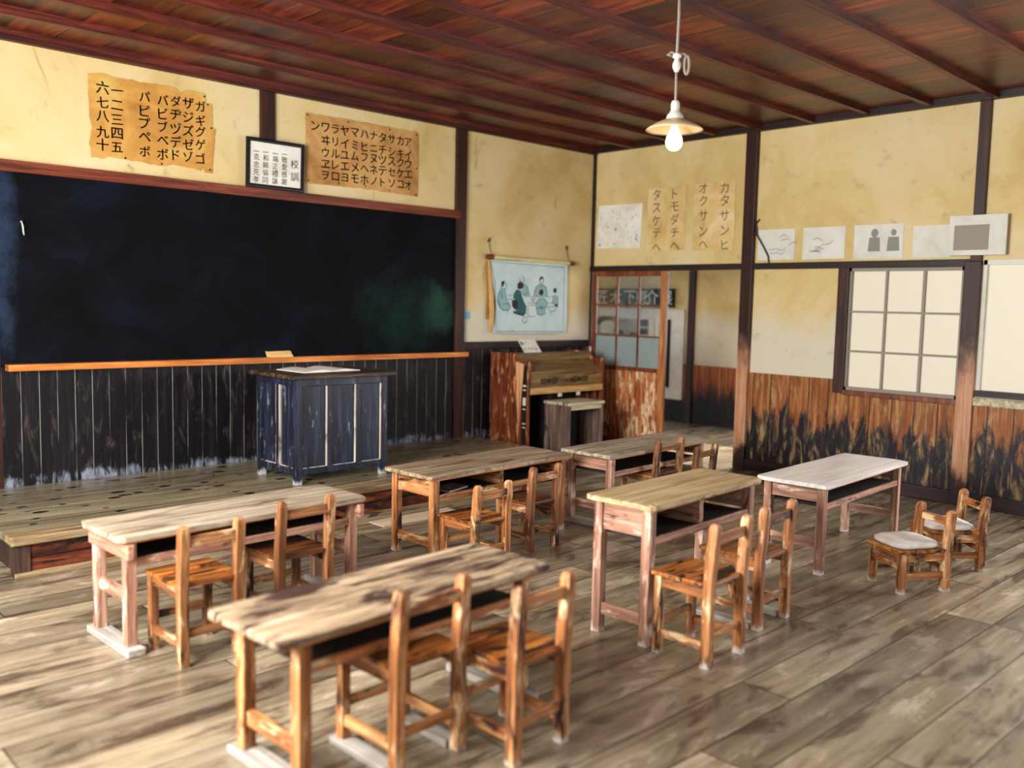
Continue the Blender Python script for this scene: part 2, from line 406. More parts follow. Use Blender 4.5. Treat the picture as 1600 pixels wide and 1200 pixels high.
M['door_panel'] = wood('patchy_door_boards', (96, 42, 18), (178, 98, 50), (224, 162, 108), 'Z', 0.4, worn=(244, 214, 172), worn_lo=0.50, worn_hi=0.62, stain=(40, 16, 10), stain_lo=0.58, stain_hi=0.68)
# desk tops and frames, each desk with its own wear
M['top_grey'] = wood('grey_weathered_top', (104, 92, 76), (162, 148, 126), (200, 189, 170), 'X', 0.55, stain=(98, 76, 56), stain_lo=0.52, stain_hi=0.68)
M['top_dark'] = wood('blotched_brown_top', (92, 74, 56), (160, 138, 110), (202, 184, 156), 'X', 0.5, stain=(56, 38, 34), stain_lo=0.45, stain_hi=0.62)
M['top_brown'] = wood('brown_grey_top', (90, 74, 56), (146, 126, 100), (188, 170, 142), 'X', 0.55, stain=(84, 56, 36), stain_lo=0.52, stain_hi=0.66)
M['top_tan'] = wood('yellow_tan_top', (124, 102, 68), (180, 156, 114), (214, 194, 154), 'X', 0.55, stain=(100, 74, 44), stain_lo=0.60, stain_hi=0.72)
M['top_white'] = wood('whitish_worn_top', (196, 190, 184), (224, 220, 215), (236, 233, 230), 'X', 0.32, spec=0.6)
M['edge'] = wood('stripped_orange_edge', (70, 30, 12), (168, 92, 40), (206, 138, 78), 'X', 0.5, stain=(40, 20, 12), stain_lo=0.52, stain_hi=0.64)
def frame_set(n, d, m, l, **k):
    for ax in 'XYZ': M[n+ax] = wood(n+'_wood_'+ax.lower(), d, m, l, ax, **k)
frame_set('orange', (72, 34, 16), (164, 102, 54), (210, 158, 104), worn=(226, 196, 152), worn_lo=0.53, worn_hi=0.66, stain=(42, 18, 10), stain_lo=0.52, stain_hi=0.64, feet=(214, 206, 194), feet_z=0.07)
frame_set('brown', (54, 28, 15), (134, 84, 46), (190, 140, 92), worn=(216, 182, 138), worn_lo=0.54, worn_hi=0.67, stain=(34, 16, 10), stain_lo=0.50, stain_hi=0.62, feet=(196, 184, 168), feet_z=0.05)
frame_set('pink', (92, 54, 42), (166, 120, 98), (206, 170, 146), worn=(226, 202, 182), worn_lo=0.54, worn_hi=0.68, stain=(74, 34, 24), stain_lo=0.56, stain_hi=0.68, feet=(224, 216, 206), feet_z=0.07)
M['runner'] = wood('pale_floor_runner', (116, 108, 98), (160, 153, 144), (190, 184, 175), 'Y', 0.6, stain=(110, 100, 92), stain_lo=0.60, stain_hi=0.74)
M['seat'] = wood('amber_seat_board', (60, 28, 10), (158, 90, 34), (212, 148, 70), 'X', 0.42, stain=(34, 16, 10), stain_lo=0.48, stain_hi=0.58)
M['seat_dark'] = wood('dark_amber_seat_board', (44, 21, 10), (92, 50, 22), (140, 88, 44), 'X', 0.45, stain=(30, 15, 10), stain_lo=0.50, stain_hi=0.62)
M['cushion'] = m_paper('white_cushion_cloth', (196, 188, 176), (222, 216, 206), (236, 232, 224), 6)
M['parch'] = m_paper('brown_aged_paper', (160, 112, 62), (196, 148, 88), (212, 172, 112), 2.6)
M['parch_y'] = m_paper('yellow_aged_paper', (168, 116, 52), (202, 150, 76), (212, 178, 100), 2.2)
M['tanp'] = m_paper('tan_faded_paper', (196, 160, 96), (218, 188, 128), (228, 206, 158), 3)
M['backp'] = m_paper('orange_backing_paper', (206, 150, 84), (226, 176, 108), (236, 196, 132), 3)
M['white'] = m_paper('white_paper', (212, 208, 196), (228, 225, 214), (238, 236, 228), 4)
M['bluish'] = m_paper('pale_blue_white_paper', (176, 200, 206), (196, 216, 218), (212, 226, 226), 1.6)
M['cream'] = m_paper('cream_rod_paper', (196, 184, 126), (214, 204, 150), (226, 218, 172), 3)
M['sheet'] = m_paper('faded_sheet', (206, 204, 190), (218, 217, 206), (226, 226, 218), 3)
M['ink'] = plain('black_ink', (12, 11, 10), 0.7)
M['fade'] = plain('faded_ink', (92, 84, 62), 0.8)
M['grey_ink'] = plain('grey_ink', (140, 140, 134), 0.8)
M['blue_ink'] = plain('blue_ink', (132, 168, 196), 0.8)
M['teal'] = plain('teal_wash', (40, 92, 96), 0.8)
M['pale_teal'] = plain('pale_teal_wash', (140, 178, 182), 0.8)
M['black'] = plain('black_lacquer', (14, 12, 12), 0.4)
M['navy_cloth'] = plain('black_banner_cloth', (24, 24, 30), 0.8)
M['metal'] = plain('dull_metal', (120, 116, 108), 0.4, 0.8)
M['pin'] = plain('black_pin', (16, 14, 14), 0.4)
M['porcelain'] = plain('white_porcelain', (206, 202, 190), 0.25, spec=0.6)
M['enamel'] = plain('glow_tinted_enamel', (214, 190, 150), 0.25, spec=0.6)  # warm glow of the bulb tinted into the enamel colour
M['cord'] = plain('grey_cloth_cord', (140, 130, 120), 0.8)
M['redend'] = plain('red_brown_rod_end', (120, 48, 26), 0.4)
M['sticker'] = plain('blue_sticker', (96, 176, 208), 0.5)
M['greybox'] = plain('grey_panel', (150, 142, 130), 0.7)
M['glass'] = m_glass()
M['frost'] = plain('frosted_grey_pane', (150, 166, 166), 0.25, spec=0.6, var=0.3)
M['bulb'] = emit('lit_bulb', (255, 224, 168), 9.0)
M['pane'] = emit('daylit_frosted_pane', (250, 236, 206), 0.74)
M['eraser'] = wood('pale_eraser_wood', (200, 158, 92), (228, 190, 124), (240, 212, 156), 'X', 0.6)
M['photo_g'] = m_paper('grey_photo_print', (120, 118, 110), (158, 156, 146), (186, 184, 174), 5)
M['keys'] = plain('pale_exposed_pegs', (222, 214, 194), 0.5)
M['pale_board'] = wood('new_pale_board', (184, 160, 128), (214, 194, 164), (230, 214, 190), 'X', 0.6)

# ------------------------------------------------------------------ the room
floor = struct('floor', boxes((-8.9, 2.75, -8.9, 4.0, -0.12, 0)), M['floor'])
struct('floor_board', boxes((-4.45, -3.67, -1.92, -1.715, -0.01, 0.004)), M['pale_board'], floor)['label'] = 'newer pale board let into the floor'
ceil = struct('ceiling', boxes((-9.0, 2.75, -9.0, 4.0, 3.58, 3.7)), M['ceiling'])
bm_y = [-1.17-0.56*i for i in range(-2, 14)]
for y in bm_y:
    if y > -0.02: continue
    bm = bmesh.new(); rings = []
    for i in range(25):
        x = -8.95+8.95*i/24; dz = 0.008*math.sin(x*1.7+y*3); dy = 0.008*math.sin(x*1.1+y*5)
        rings.append([(x, y-0.024+dy, 3.525+dz), (x, y+0.024+dy, 3.525+dz), (x, y+0.024+dy, 3.585), (x, y-0.024+dy, 3.585)])
    loft(bm, rings); struct('ceiling_batten', bm, M['batten'], ceil)
# front wall
wf = struct('wall_front', boxes((-9.0, 0.12, 0.0, 0.12, 0, 3.6)), M['plaster'])
struct('wainscot', boxes((-8.9, -2.20, -0.02, 0.005, 0.0, 1.15), (-2.07, -0.02, -0.02, 0.005, 0.0, 1.20)), M['wains_front'], wf)
struct('wainscot_cap', boxes((-2.07, 0.0, -0.035, 0.005, 1.195, 1.275)), M['dark_y'], wf, 0.004)
n_trim = [0]
def trim(b, mat, bev=0.006):
    n_trim[0] += 1
    return struct('trim_%d' % n_trim[0], boxes(b), mat, None, bev)
trim((-8.9, 0.0, -0.05, 0.005, 3.5, 3.585), M['dark_x'])
trim((-0.05, 0.005, -8.9, -0.05, 3.515, 3.585), M['dark_y'])
trim((-4.44, -4.30, -0.03, 0.005, 2.62, 3.5), M['post'])
trim((-2.205, -2.068, -0.04, 0.005, 0.0, 3.5), M['post'])
trim((-6.66, -6.53, -0.03, 0.005, 0.0, 3.5), M['post'])
trim((-0.03, 0.004, -0.035, 0.004, 1.2, 3.5), M['dark_y'], 0.002)
# right wall with its opening, panels and windows
wr = struct('wall_right', boxes((0, 0.12, -9.0, 0.0, 2.16, 3.6), (0, 0.12, -3.3, -2.24, 0, 2.16), (0, 0.12, -4.37, -3.3, 0, 0.9),
    (0, 0.12, -4.5, -4.37, 0, 2.16), (0, 0.12, -8.7, -4.5, 0, 0.99), (0, 0.12, -9.0, -8.7, 0, 2.16)), M['plaster'])
struct('wainscot', boxes((-0.02, 0.005, -3.26, -2.26, 0.0, 1.03), (-0.02, 0.005, -4.36, -3.26, 0.0, 0.90), (-0.02, 0.005, -8.7, -4.5, 0.0, 0.93)), M['wains_right'], wr)
trim((-0.045, 0.03, -4.48, 0.0, 2.105, 2.17), M['dark_y'])
trim((-0.06, 0.13, -2.255, -2.125, 0, 3.515), M['worn_post'])
trim((-0.06, 0.13, -4.495, -4.36, 0, 2.15), M['worn_post'])
trim((-0.05, 0.005, -4.49, -4.40, 2.15, 3.515), M['post'])
trim((-0.04, 0.02, -3.30, -3.195, 0.9, 2.11), M['post'])
trim((-0.045, 0.12, -4.36, -3.30, 0.885, 0.935), M['door_wood'])
struct('baseboard_right', boxes((-0.05, 0.004, -8.9, -2.26, 0.0, 0.12)), M['dark_y'], None, 0.006)
# window with three by three frosted panes
w1 = struct('window_1', boxes((0.0, 0.05, -4.36, -4.325, 0.935, 2.105), (0.0, 0.05, -3.315, -3.28, 0.935, 2.105), (0.0, 0.05, -4.36, -3.28, 0.935, 0.965), (0.0, 0.05, -4.36, -3.28, 2.075, 2.105),
    (0.01, 0.04, -3.66, -3.64, 0.95, 2.09), (0.01, 0.04, -4.01, -3.985, 0.95, 2.09), (0.012, 0.038, -4.34, -3.30, 1.30, 1.32), (0.012, 0.038, -4.34, -3.30, 1.68, 1.70)), M['greybox'])
struct('window_pane', boxes((0.05, 0.056, -4.36, -3.28, 0.93, 2.11)), M['pane'], w1)
w2 = struct('window_2', boxes((0.0, 0.05, -4.53, -4.50, 0.99, 2.16), (0.0, 0.05, -8.7, -8.66, 0.99, 2.16), (0.0, 0.05, -5.57, -5.53, 0.99, 2.16), (0.0, 0.05, -6.65, -6.6, 0.99, 2.16), (0.0, 0.05, -7.7, -7.65, 0.99, 2.16), (0.0, 0.05, -8.7, -4.5, 2.12, 2.16)), M['sheet'])
struct('window_pane', boxes((0.05, 0.056, -8.7, -4.5, 0.98, 2.17)), M['pane'], w2)
struct('window_sill', boxes((-0.03, 0.08, -8.7, -4.5, 0.975, 1.03)), M['dark_y'], w2)
struct('window_apron', boxes((-0.05, 0.004, -8.7, -4.5, 0.90, 0.965)), M['stool_top'], w2)
# unseen left wall with its windows, and back wall with openings added for fill
struct('wall_left', boxes((-9.02, -8.93, -9.0, 0.12, 0, 0.95), (-9.02, -8.93, -9.0, 0.12, 2.95, 3.6), (-9.02, -8.93, -1.7, 0.12, 0.95, 2.95), (-9.02, -8.93, -3.4, -3.3, 0.95, 2.95),
    (-9.02, -8.93, -6.2, -5.0, 0.95, 2.95), (-9.02, -8.93, -9.0, -8.1, 0.95, 2.95)), M['low_bounce_boards'])
struct('wall_back', boxes((-9.0, 0.12, -9.02, -8.9, 0, 0.95), (-9.0, 0.12, -9.02, -8.9, 2.95, 3.6), (-9.0, -7.3, -9.02, -8.9, 0.95, 2.95), (-5.3, -3.6, -9.02, -8.9, 0.95, 2.95), (-1.6, 0.12, -9.02, -8.9, 0.95, 2.95)), M['low_bounce_boards'])
# corridor beyond the doorway
wc = struct('wall_corridor', boxes((2.645, 2.76, -0.6, 4.0, 0, 3.6), (2.645, 2.76, -9.0, -2.6, 0, 3.6), (2.645, 2.76, -2.6, -0.6, 0, 1.0), (2.645, 2.76, -2.6, -0.6, 2.32, 3.6)), M['plaster'])
struct('wainscot', boxes((2.625, 2.65, -2.6, 0.31, 0, 0.86), (2.625, 2.65, 0.40, 3.9, 0, 0.86)), M['wains_corr'], wc)
trim((2.59, 2.65, 0.30, 0.405, 0, 3.5), M['post'])
struct('wall_end', boxes((0.12, 2.65, 3.9, 4.0, 0, 3.6)), M['plaster'])

# sliding door standing in the left half of the doorway
d = struct('door_1', boxes((-0.035, 0.0, -1.165, -1.075, 0.02, 2.105), (-0.035, 0.0, -0.115, -0.05, 0.02, 2.105), (-0.035, 0.0, -1.08, -0.11, 2.045, 2.105), (-0.035, 0.0, -1.08, -0.11, 0.935, 0.985), (-0.035, 0.0, -1.08, -0.11, 0.02, 0.12)), M['door_wood'], None, 0.004)
struct('door_stile', boxes((-0.042, -0.035, -1.165, -1.085, 0.02, 2.10)), M['door_stile'], d)['label'] = 'worn orange meeting stile'
struct('door_muntin', boxes((-0.03, -0.006, -0.45, -0.425, 0.985, 2.045), (-0.03, -0.006, -0.775, -0.75, 0.985, 2.045), (-0.028, -0.008, -1.08, -0.11, 1.335, 1.355), (-0.028, -0.008, -1.08, -0.11, 1.70, 1.72)), M['door_wood'], d)
struct('door_glass', boxes((-0.02, -0.016, -1.08, -0.11, 1.35, 2.05)), M['glass'], d)
struct('frosted_glass', boxes((-0.02, -0.016, -1.08, -0.11, 0.98, 1.34)), M['frost'], d)['label'] = 'grey frosted lower panes'
struct('door_panel', boxes(*[(-0.026, -0.01, -1.08+0.194*i, -1.08+0.194*(i+1)-0.003, 0.11, 0.94) for i in range(5)]), M['door_panel'], d)

FW = lambda e: (lambda u, v: (u, -e, v))           # on the front wall
RW = lambda e: (lambda u, v: (-e, u, v))           # on the right wall
CW = lambda e: (lambda u, v: (2.645-e, u, v))      # on the corridor wall
def on_wall(fn3):
    return fn3

# ------------------------------------------------------------------ signs in the corridor
b = tag(obj('exhibition_banner', boxes((2.575, 2.595, 0.645, 2.40, 1.69, 1.965)), M['navy_cloth']), 'black banner with big white characters across the corridor wall', 'banner')
PB = [('匠', 2.032), ('木', 1.756), ('下', 1.476), ('恵', 1.253), ('介', 1.045), ('展', 0.79)]
obj('lettering', letters([(c, -y, 1.828) for c, y in PB], 0.25, lambda u, v: (2.572, -u, v), 1.0, 0.0, bold=0.0), M['white'], b)['label'] = 'big white characters'
bd = tag(obj('display_board', boxes((2.600, 2.620, 0.47, 2.5, 0.33, 1.66)), M['white']), 'cream display board hanging under the black banner in the corridor', 'board')
vs = tag(obj('vertical_sign', boxes((2.580, 2.597, 0.70, 0.87, 0.50, 1.51)), M['navy_cloth']), 'narrow tall black sign with small white writing in the corridor', 'sign')
random.seed(3)
for cx in (0.83, 0.775):
    bm = bmesh.new()
    for k in range(26 if cx > 0.8 else 12):
        z = 1.47-0.037*k
        for q in range(3): stroke(bm, [(cx-0.016+random.random()*0.012, z-0.012+random.random()*0.02), (cx+0.004+random.random()*0.012, z-0.012+random.random()*0.02)], 0.006, lambda u, v: (2.578, u, v))
    obj('lettering', bm, M['sheet'], vs)['label'] = 'small white writing'
ph = tag(obj('photo_print', boxes((2.580, 2.597, 1.74, 2.14, 1.24, 1.53)), M['photo_g']), 'grey portrait photograph behind the left middle door pane', 'photograph')
bm = bmesh.new(); poly(bm, [(2.13, 1.42), (2.10, 1.50), (2.0, 1.53), (1.86, 1.52), (1.80, 1.47), (1.9, 1.475), (2.02, 1.45), (2.08, 1.36)], lambda u, v: (2.578, u, v))
obj('hair', bm, M['ink'], ph)
bm = bmesh.new(); poly(bm, [(2.05, 1.42), (1.9, 1.46), (1.80, 1.45), (1.76, 1.36), (1.80, 1.27), (2.04, 1.27), (2.07, 1.34)], lambda u, v: (2.5785, u, v))
obj('face', bm, M['sheet'], ph)
ph2 = tag(obj('photo_print', boxes((2.580, 2.597, 1.32, 1.70, 1.24, 1.50)), M['photo_g']), 'grey photograph with dark low shapes behind the middle door pane', 'photograph')
bm = bmesh.new(); poly(bm, [(1.69, 1.25), (1.65, 1.33), (1.60, 1.31), (1.56, 1.25)], lambda u, v: (2.578, u, v)); poly(bm, [(1.50, 1.245), (1.42, 1.30), (1.34, 1.28), (1.325, 1.245)], lambda u, v: (2.578, u, v))
obj('dark_shape', bm, M['ink'], ph2)
ph3 = tag(obj('photo_print', boxes((2.580, 2.597, 1.11, 1.305, 1.26, 1.50)), M['photo_g']), 'dark vehicle photograph behind the right middle door pane', 'photograph')
bm = bmesh.new(); poly(bm, [(1.30, 1.27), (1.30, 1.36), (1.115, 1.36), (1.115, 1.27)], lambda u, v: (2.578, u, v)); poly(bm, [(1.30, 1.40), (1.28, 1.47), (1.22, 1.495), (1.115, 1.495), (1.115, 1.40)], lambda u, v: (2.578, u, v))
obj('dark_shape', bm, M['ink'], ph3)
tag(obj('paper_strip', boxes((2.570, 2.578, 1.0, 1.09, 1.235, 1.53)), M['white']), 'narrow white paper strip beside the dark vehicle photograph', 'paper')

# ------------------------------------------------------------------ blackboard
bb = thing('blackboard', 'long dark slate blackboard across the front wall', 'blackboard', (-4.35, 0, 1.17))
def kid(name, bs, mat, parent, bev=0.0, off=(0, 0, 0)):
    return obj(name, boxes(*[(a-off[0], b-off[0], c-off[1], d_-off[1], e-off[2], f-off[2]) for a, b, c, d_, e, f in bs]), mat, parent, bev)
o = (-4.35, 0, 1.17)
sl = obj('writing_surface', boxes((-6.53, -2.2, -0.022, -0.002, 1.15, 2.58)), M['slate'], bb); sl.location = (4.35, 0, -1.17)
kid('top_rail', [(-6.53, -2.17, -0.058, -0.002, 2.573, 2.655)], M['rail'], bb, 0.005, o)
kid('chalk_tray', [(-6.50, -2.07, -0.115, -0.002, 1.122, 1.172)], M['tray'], bb, 0.006, o)
for i, x in enumerate((-6.0, -5.0, -4.0, -3.0)): pass
er = tag(obj('chalkboard_eraser', prism(bmesh.new(), [(-0.115, 0), (0.125, 0), (0.105, 0.055), (-0.12, 0.052)], lambda u, v, dd: (u, dd+v*0.4, v), -0.035, 0.02), M['eraser'], None, 0.004, loc=(-4.285, -0.068, 1.1725)), 'pale wooden eraser lying on the orange chalk tray', 'eraser')
bm = bmesh.new(); tube(bm, [(0, 0.004, 0.05), (0, -0.03, 0.055), (0.005, -0.04, 0.02), (0.012, -0.03, -0.03), (0.02, -0.014, -0.045)], 0.006)
tag(obj('board_hook', bm, M['porcelain'], None, smooth=True, loc=(-6.375, -0.0275, 2.165)), 'small pale curved hook on the left end of the blackboard', 'hook')

# ------------------------------------------------------------------ platform
pf = thing('teaching_platform', 'low spotted wooden platform under the blackboard', 'platform', (-4.4, -0.8, 0))
o = (-4.4, -0.8, 0)
kid('deck', [(-6.90, -1.93, -1.42, -0.021, 0.205, 0.25)], M['deck'], pf, 0.004, o)
kid('nosing', [(-6.90, -1.93, -1.60, -1.422, 0.20, 0.25)], M['deck_edge'], pf, 0.012, o)
kid('front_board', [(-6.84, -1.96, -1.55, -1.51, 0.0, 0.105), (-6.84, -1.96, -1.548, -1.51, 0.11, 0.20)], M['deck_front'], pf, 0.003, o)
kid('side_board', [(-6.84, -6.81, -1.51, -0.03, 0, 0.20)], M['deck_post'], pf, 0, o)
kid('side_board', [(-2.0, -1.97, -1.51, -0.03, 0, 0.20)], M['deck_post'], pf, 0, o)
kid("corner_post", [(-6.88, -6.79, -1.57, -1.49, 0, 0.20)], M['deck_post'], pf, 0.004, o)
kid('sill_strip', [(-6.88, -1.95, -1.60, -1.55, 0, 0.03)], M['deck_edge'], pf, 0.004, o)

# ------------------------------------------------------------------ lectern
def lectern():
    X, Y, D, H = -4.80, -1.24, 0.62, 0.83          # front left corner, body depth and height
    W = 0.86
    t = thing('teacher_lectern', 'navy painted panelled lectern with black top on the platform', 'lectern', (X, Y, 0.25), 0)
    leg = 0.055
    for sx, sy in ((0, 0), (W-leg, 0), (0, D-leg), (W-leg, D-leg)):
        obj('corner_post', boxes((sx, sx+leg, sy, sy+leg, 0, H)), M['navy'], t, 0.004)
    fr = [(0.055, W-0.055, 0.004, 0.045, H-0.06, H), (0.055, W-0.055, 0.004, 0.045, 0.075, 0.125)]
    for a in (0.285, 0.555): fr.append((a, a+0.045, 0.006, 0.045, 0.125, H-0.06))
    obj('front_frame', boxes(*fr), M['navy'], t, 0.003)
    sf = [(0.004, 0.045, 0.055, D-0.055, H-0.06, H), (0.004, 0.045, 0.055, D-0.055, 0.075, 0.125), (0.006, 0.045, 0.285, 0.325, 0.125, H-0.06)]
    obj('side_frame', boxes(*sf), M['navy'], t, 0.003)
    obj('side_frame', boxes(*[(W-b, W-a, c, d, e, f) for a, b, c, d, e, f in sf]), M['navy'], t, 0.003)
    xs = [(0.055, 0.285), (0.33, 0.555), (0.60, W-0.055)]
    for a, b in xs:
        p = obj('front_panel', boxes((a, b, 0.026, 0.036, 0.12, H-0.055)), M['navy'], t)
        obj('moulding', boxes((b-0.007, b, 0.010, 0.028, 0.125, H-0.06), (a, b, 0.010, 0.028, 0.120, 0.128)), M['navy_edge'], p)['label'] = 'pale worn moulding edge'
    for a, b in ((0.055, 0.285), (0.325, D-0.055)):
        p = obj('side_panel', boxes((0.026, 0.036, a, b, 0.12, H-0.055)), M['navy'], t)
        obj('moulding', boxes((0.010, 0.028, b-0.012 if a < 0.1 else a, b if a < 0.1 else a+0.010, 0.125, H-0.06), (0.010, 0.028, a, b, 0.120, 0.130)), M['navy_edge'], p)['label'] = 'pale worn moulding edge'
    obj('side_panel', boxes((W-0.036, W-0.026, 0.055, D-0.055, 0.12, H-0.055)), M['navy'], t)
    obj('back_panel', boxes((0.05, W-0.05, D-0.03, D-0.02, 0.10, H)), M['navy'], t)
    obj('bottom_board', boxes((0.04, W-0.04, 0.04, D-0.04, 0.085, 0.105)), M['navy'], t)
    obj('top_board', boxes((-0.055, W+0.06, -0.05, D+0.04, H, H+0.032)), M['lectern_top'], t, 0.006)
    zt = 0.25+H+0.032
    bk = thing('open_booklet', 'open white booklet lying on the lectern top', 'booklet', (X+0.42, Y+0.36, zt), 0.05)
    for s in (-1, 1):
        bm = bmesh.new(); rings = []
        for i in range(9):
            u = i/8; x = s*(0.004+0.27*u); z = 0.006+0.020*math.sin(u*PI)*(1-u*0.6)
            rings.append([(x, -0.20, 0.0005), (x, 0.20, 0.0005), (x, 0.20, z), (x, -0.20, z)])
        loft(bm, rings); obj('page', bm, M['white'], bk)
    obj('spine', boxes((-0.006, 0.006, -0.20, 0.20, 0, 0.004)), M['sheet'], bk)
lectern()

# ------------------------------------------------------------------ reed organ, card and stool
def organ():
    x0, x1, y0, y1 = -1.69, -0.455, -0.64, -0.05
    t = thing('reed_organ', 'old reed organ with a sloping lid and flaking red side by the wall', 'organ', ((x0+x1)/2, -0.35, 0))
    ox, oy = (x0+x1)/2, -0.35
    prof = [(y1, 0), (y1, 1.165), (-0.43, 1.165), (-0.445, 1.13), (-0.475, 1.085), (-0.56, 1.105), (-0.62, 1.10), (-0.64, 1.06), (-0.64, 0)]
    def side(xa, xb, nm, mat):
        bm = bmesh.new(); prism(bm, prof, lambda u, v, d: (d-ox, u-oy, v), xa, xb); return obj(nm, bm, mat, t, 0.003)
    sp = side(x0, x0+0.035, 'side_panel', M['organ_side']); sp['label'] = 'flaking red left side panel'
    side(x1-0.035, x1, 'side_panel', M['organ_side'])
    # split of bare wood where the veneer has torn, and the dark gap with its pegs
    bm = bmesh.new(); prism(bm, [(-0.45, 1.08), (-0.575, 1.06), (-0.545, 0.72), (-0.51, 0.28), (-0.475, 0.70)], lambda u, v, d: (d-ox, u-oy, v), x0-0.006, x0+0.002)
    obj('torn_strip', bm, M['bare'], t)['label'] = 'pale bare wood where the veneer is torn away'
    bm = bmesh.new(); prism(bm, [(-0.578, 1.04), (-0.622, 1.04), (-0.622, 0.08), (-0.545, 0.08), (-0.55, 0.70)], lambda u, v, d: (d-ox, u-oy, v), x0-0.004, x0+0.002)
    obj('open_gap', bm, M['organ_dark'], t)['label'] = 'dark open gap at the front edge'
    for z, h in ((0.82, 0.02), (0.62, 0.085), (0.575, 0.012), (0.42, 0.012), (0.38, 0.010), (0.78, 0.012)):
        obj('peg', boxes((x0-0.010-ox, x0-ox, -0.615-oy, -0.575-oy, z, z+h)), M['keys'], t)
    a, b = x0+0.035, x1-0.035
    L = lambda bs: boxes(*[(p-ox, q-ox, r-oy, s-oy, u, v) for p, q, r, s, u, v in bs])
    obj('top_board', L([(a, b, -0.43, y1, 1.125, 1.15)]), M['organ_body'], t, 0.003)
    obj('back_panel', L([(a, b, y1-0.03, y1, 0.05, 1.13)]), M['organ_dark'], t)
    obj('upper_front', L([(a, b, -0.44, -0.425, 1.06, 1.13)]), M['organ_body'], t)
    bm = bmesh.new(); prism(bm, [(-0.44, 1.085), (-0.44, 1.065), (-0.625, 0.94), (-0.635, 0.955)], lambda u, v, d: (d-ox, u-oy, v), a, b)
    obj('lid', bm, M['organ_body'], t, 0.003)
    fp = obj('fret_panel', L([(a, b, -0.622, -0.605, 0.80, 0.945)]), M['organ_body'], t)
    bm = bmesh.new(); random.seed(5)
    for c in (-1.43, -1.27, -0.94, -0.78):
        for k in range(5):
            x = c-0.052+k*0.024; h = 0.035-0.005*abs(k-2)
            box(bm, x-ox, x+0.011-ox, -0.625-oy, -0.62-oy, 0.872-h, 0.872+h)
        if c in (-1.43, -0.94):
            lathe_pts = [(c+0.08+0.022*math.cos(q*PI/4)-ox, -0.6225-oy, 0.872+0.03*math.sin(q*PI/4)) for q in range(8)]
            bm.faces.new([bm.verts.new(p) for p in lathe_pts])
    obj('fretwork_opening', bm, M['organ_dark'], fp)['label'] = 'carved dark slots'
    obj('ledge', L([(a, b, -0.645, -0.60, 0.735, 0.805)]), M['organ_ledge'], t, 0.005)
    obj('key_bed', L([(a, b, -0.60, -0.10, 0.735, 0.775)]), M['organ_dark'], t)
    obj('knee_board', L([(a, b, -0.22, -0.20, 0.10, 0.74), (-1.30, -1.24, -0.56, -0.22, 0.0, 0.72)]), M['organ_dark'], t)
    for x in (-1.17, -0.87): obj('swell_knob', L([(x-0.02, x+0.02, -0.63, -0.60, 0.69, 0.733)]), M['keys'], t, 0.006)
    for x in (-1.22, -0.92):
        bm = bmesh.new(); prism(bm, [(-0.56, 0.0), (-0.30, 0.0), (-0.30, 0.16), (-0.33, 0.17), (-0.56, 0.05)], lambda u, v, d: (d-ox, u-oy, v), x, x+0.16)
        obj('pedal', bm, M['organ_side'], t, 0.004)
    c = thing('notice_card', 'small white handwritten card leaning on top of the organ', 'card', (-1.215, -0.20, 1.152))
    W2, H2 = 0.135, 0.145
    f3 = lambda e: (lambda u, v: (u - v*0.55+0.03, v*0.25-e, v))
    bm = bmesh.new(); prism(bm, [(-W2, 0), (W2, 0), (W2, H2), (-W2, H2)], lambda u, v, d: (u-v*0.55+0.03, v*0.25-d, v), -0.002, 0.002)
    obj('card_sheet', bm, M['white'], c)
    bm = bmesh.new(); random.seed(11)
    box_pts = [(-0.118, 0.085), (-0.095, 0.085), (-0.095, 0.125), (-0.118, 0.125)]; poly(bm, box_pts, f3(0.004))
    for row, xs in ((0.105, [-0.075+0.035*i for i in range(3)]), (0.042, [-0.105+0.037*i for i in range(6)])):
        for x in xs:
            for q in range(4):
                p = (x+random.uniform(-0.012, 0.012), row+random.uniform(-0.018, 0.018)); q2 = (x+random.uniform(-0.012, 0.012), row+random.uniform(-0.018, 0.018))
                stroke(bm, [p, q2], 0.006, f3(0.004))
    obj('handwriting', bm, M['ink'], c)
    s = thing('organ_stool', 'grey brown box stool with a pale worn seat before the organ', 'stool', (-1.155, -0.82, 0))
    obj('side_panel', boxes((-0.275, -0.245, -0.18, 0.18, 0, 0.635)), M['stool_side'], s, 0.004)
    obj('side_panel', boxes((0.245, 0.275, -0.18, 0.18, 0, 0.635)), M['stool_side'], s, 0.004)
    obj('seat', boxes((-0.285, 0.285, -0.19, 0.19, 0.635, 0.665)), M['stool_top'], s, 0.006)
    obj('front_rail', boxes((-0.245, 0.245, -0.178, -0.16, 0.585, 0.635)), M['stool_top'], s, 0.004)
    obj('shelf', boxes((-0.245, 0.245, -0.17, 0.17, 0.14, 0.16)), M['stool_side'], s)
    obj('stretcher', boxes((-0.245, 0.245, 0.14, 0.16, 0.16, 0.60)), M['organ_dark'], s)
organ()

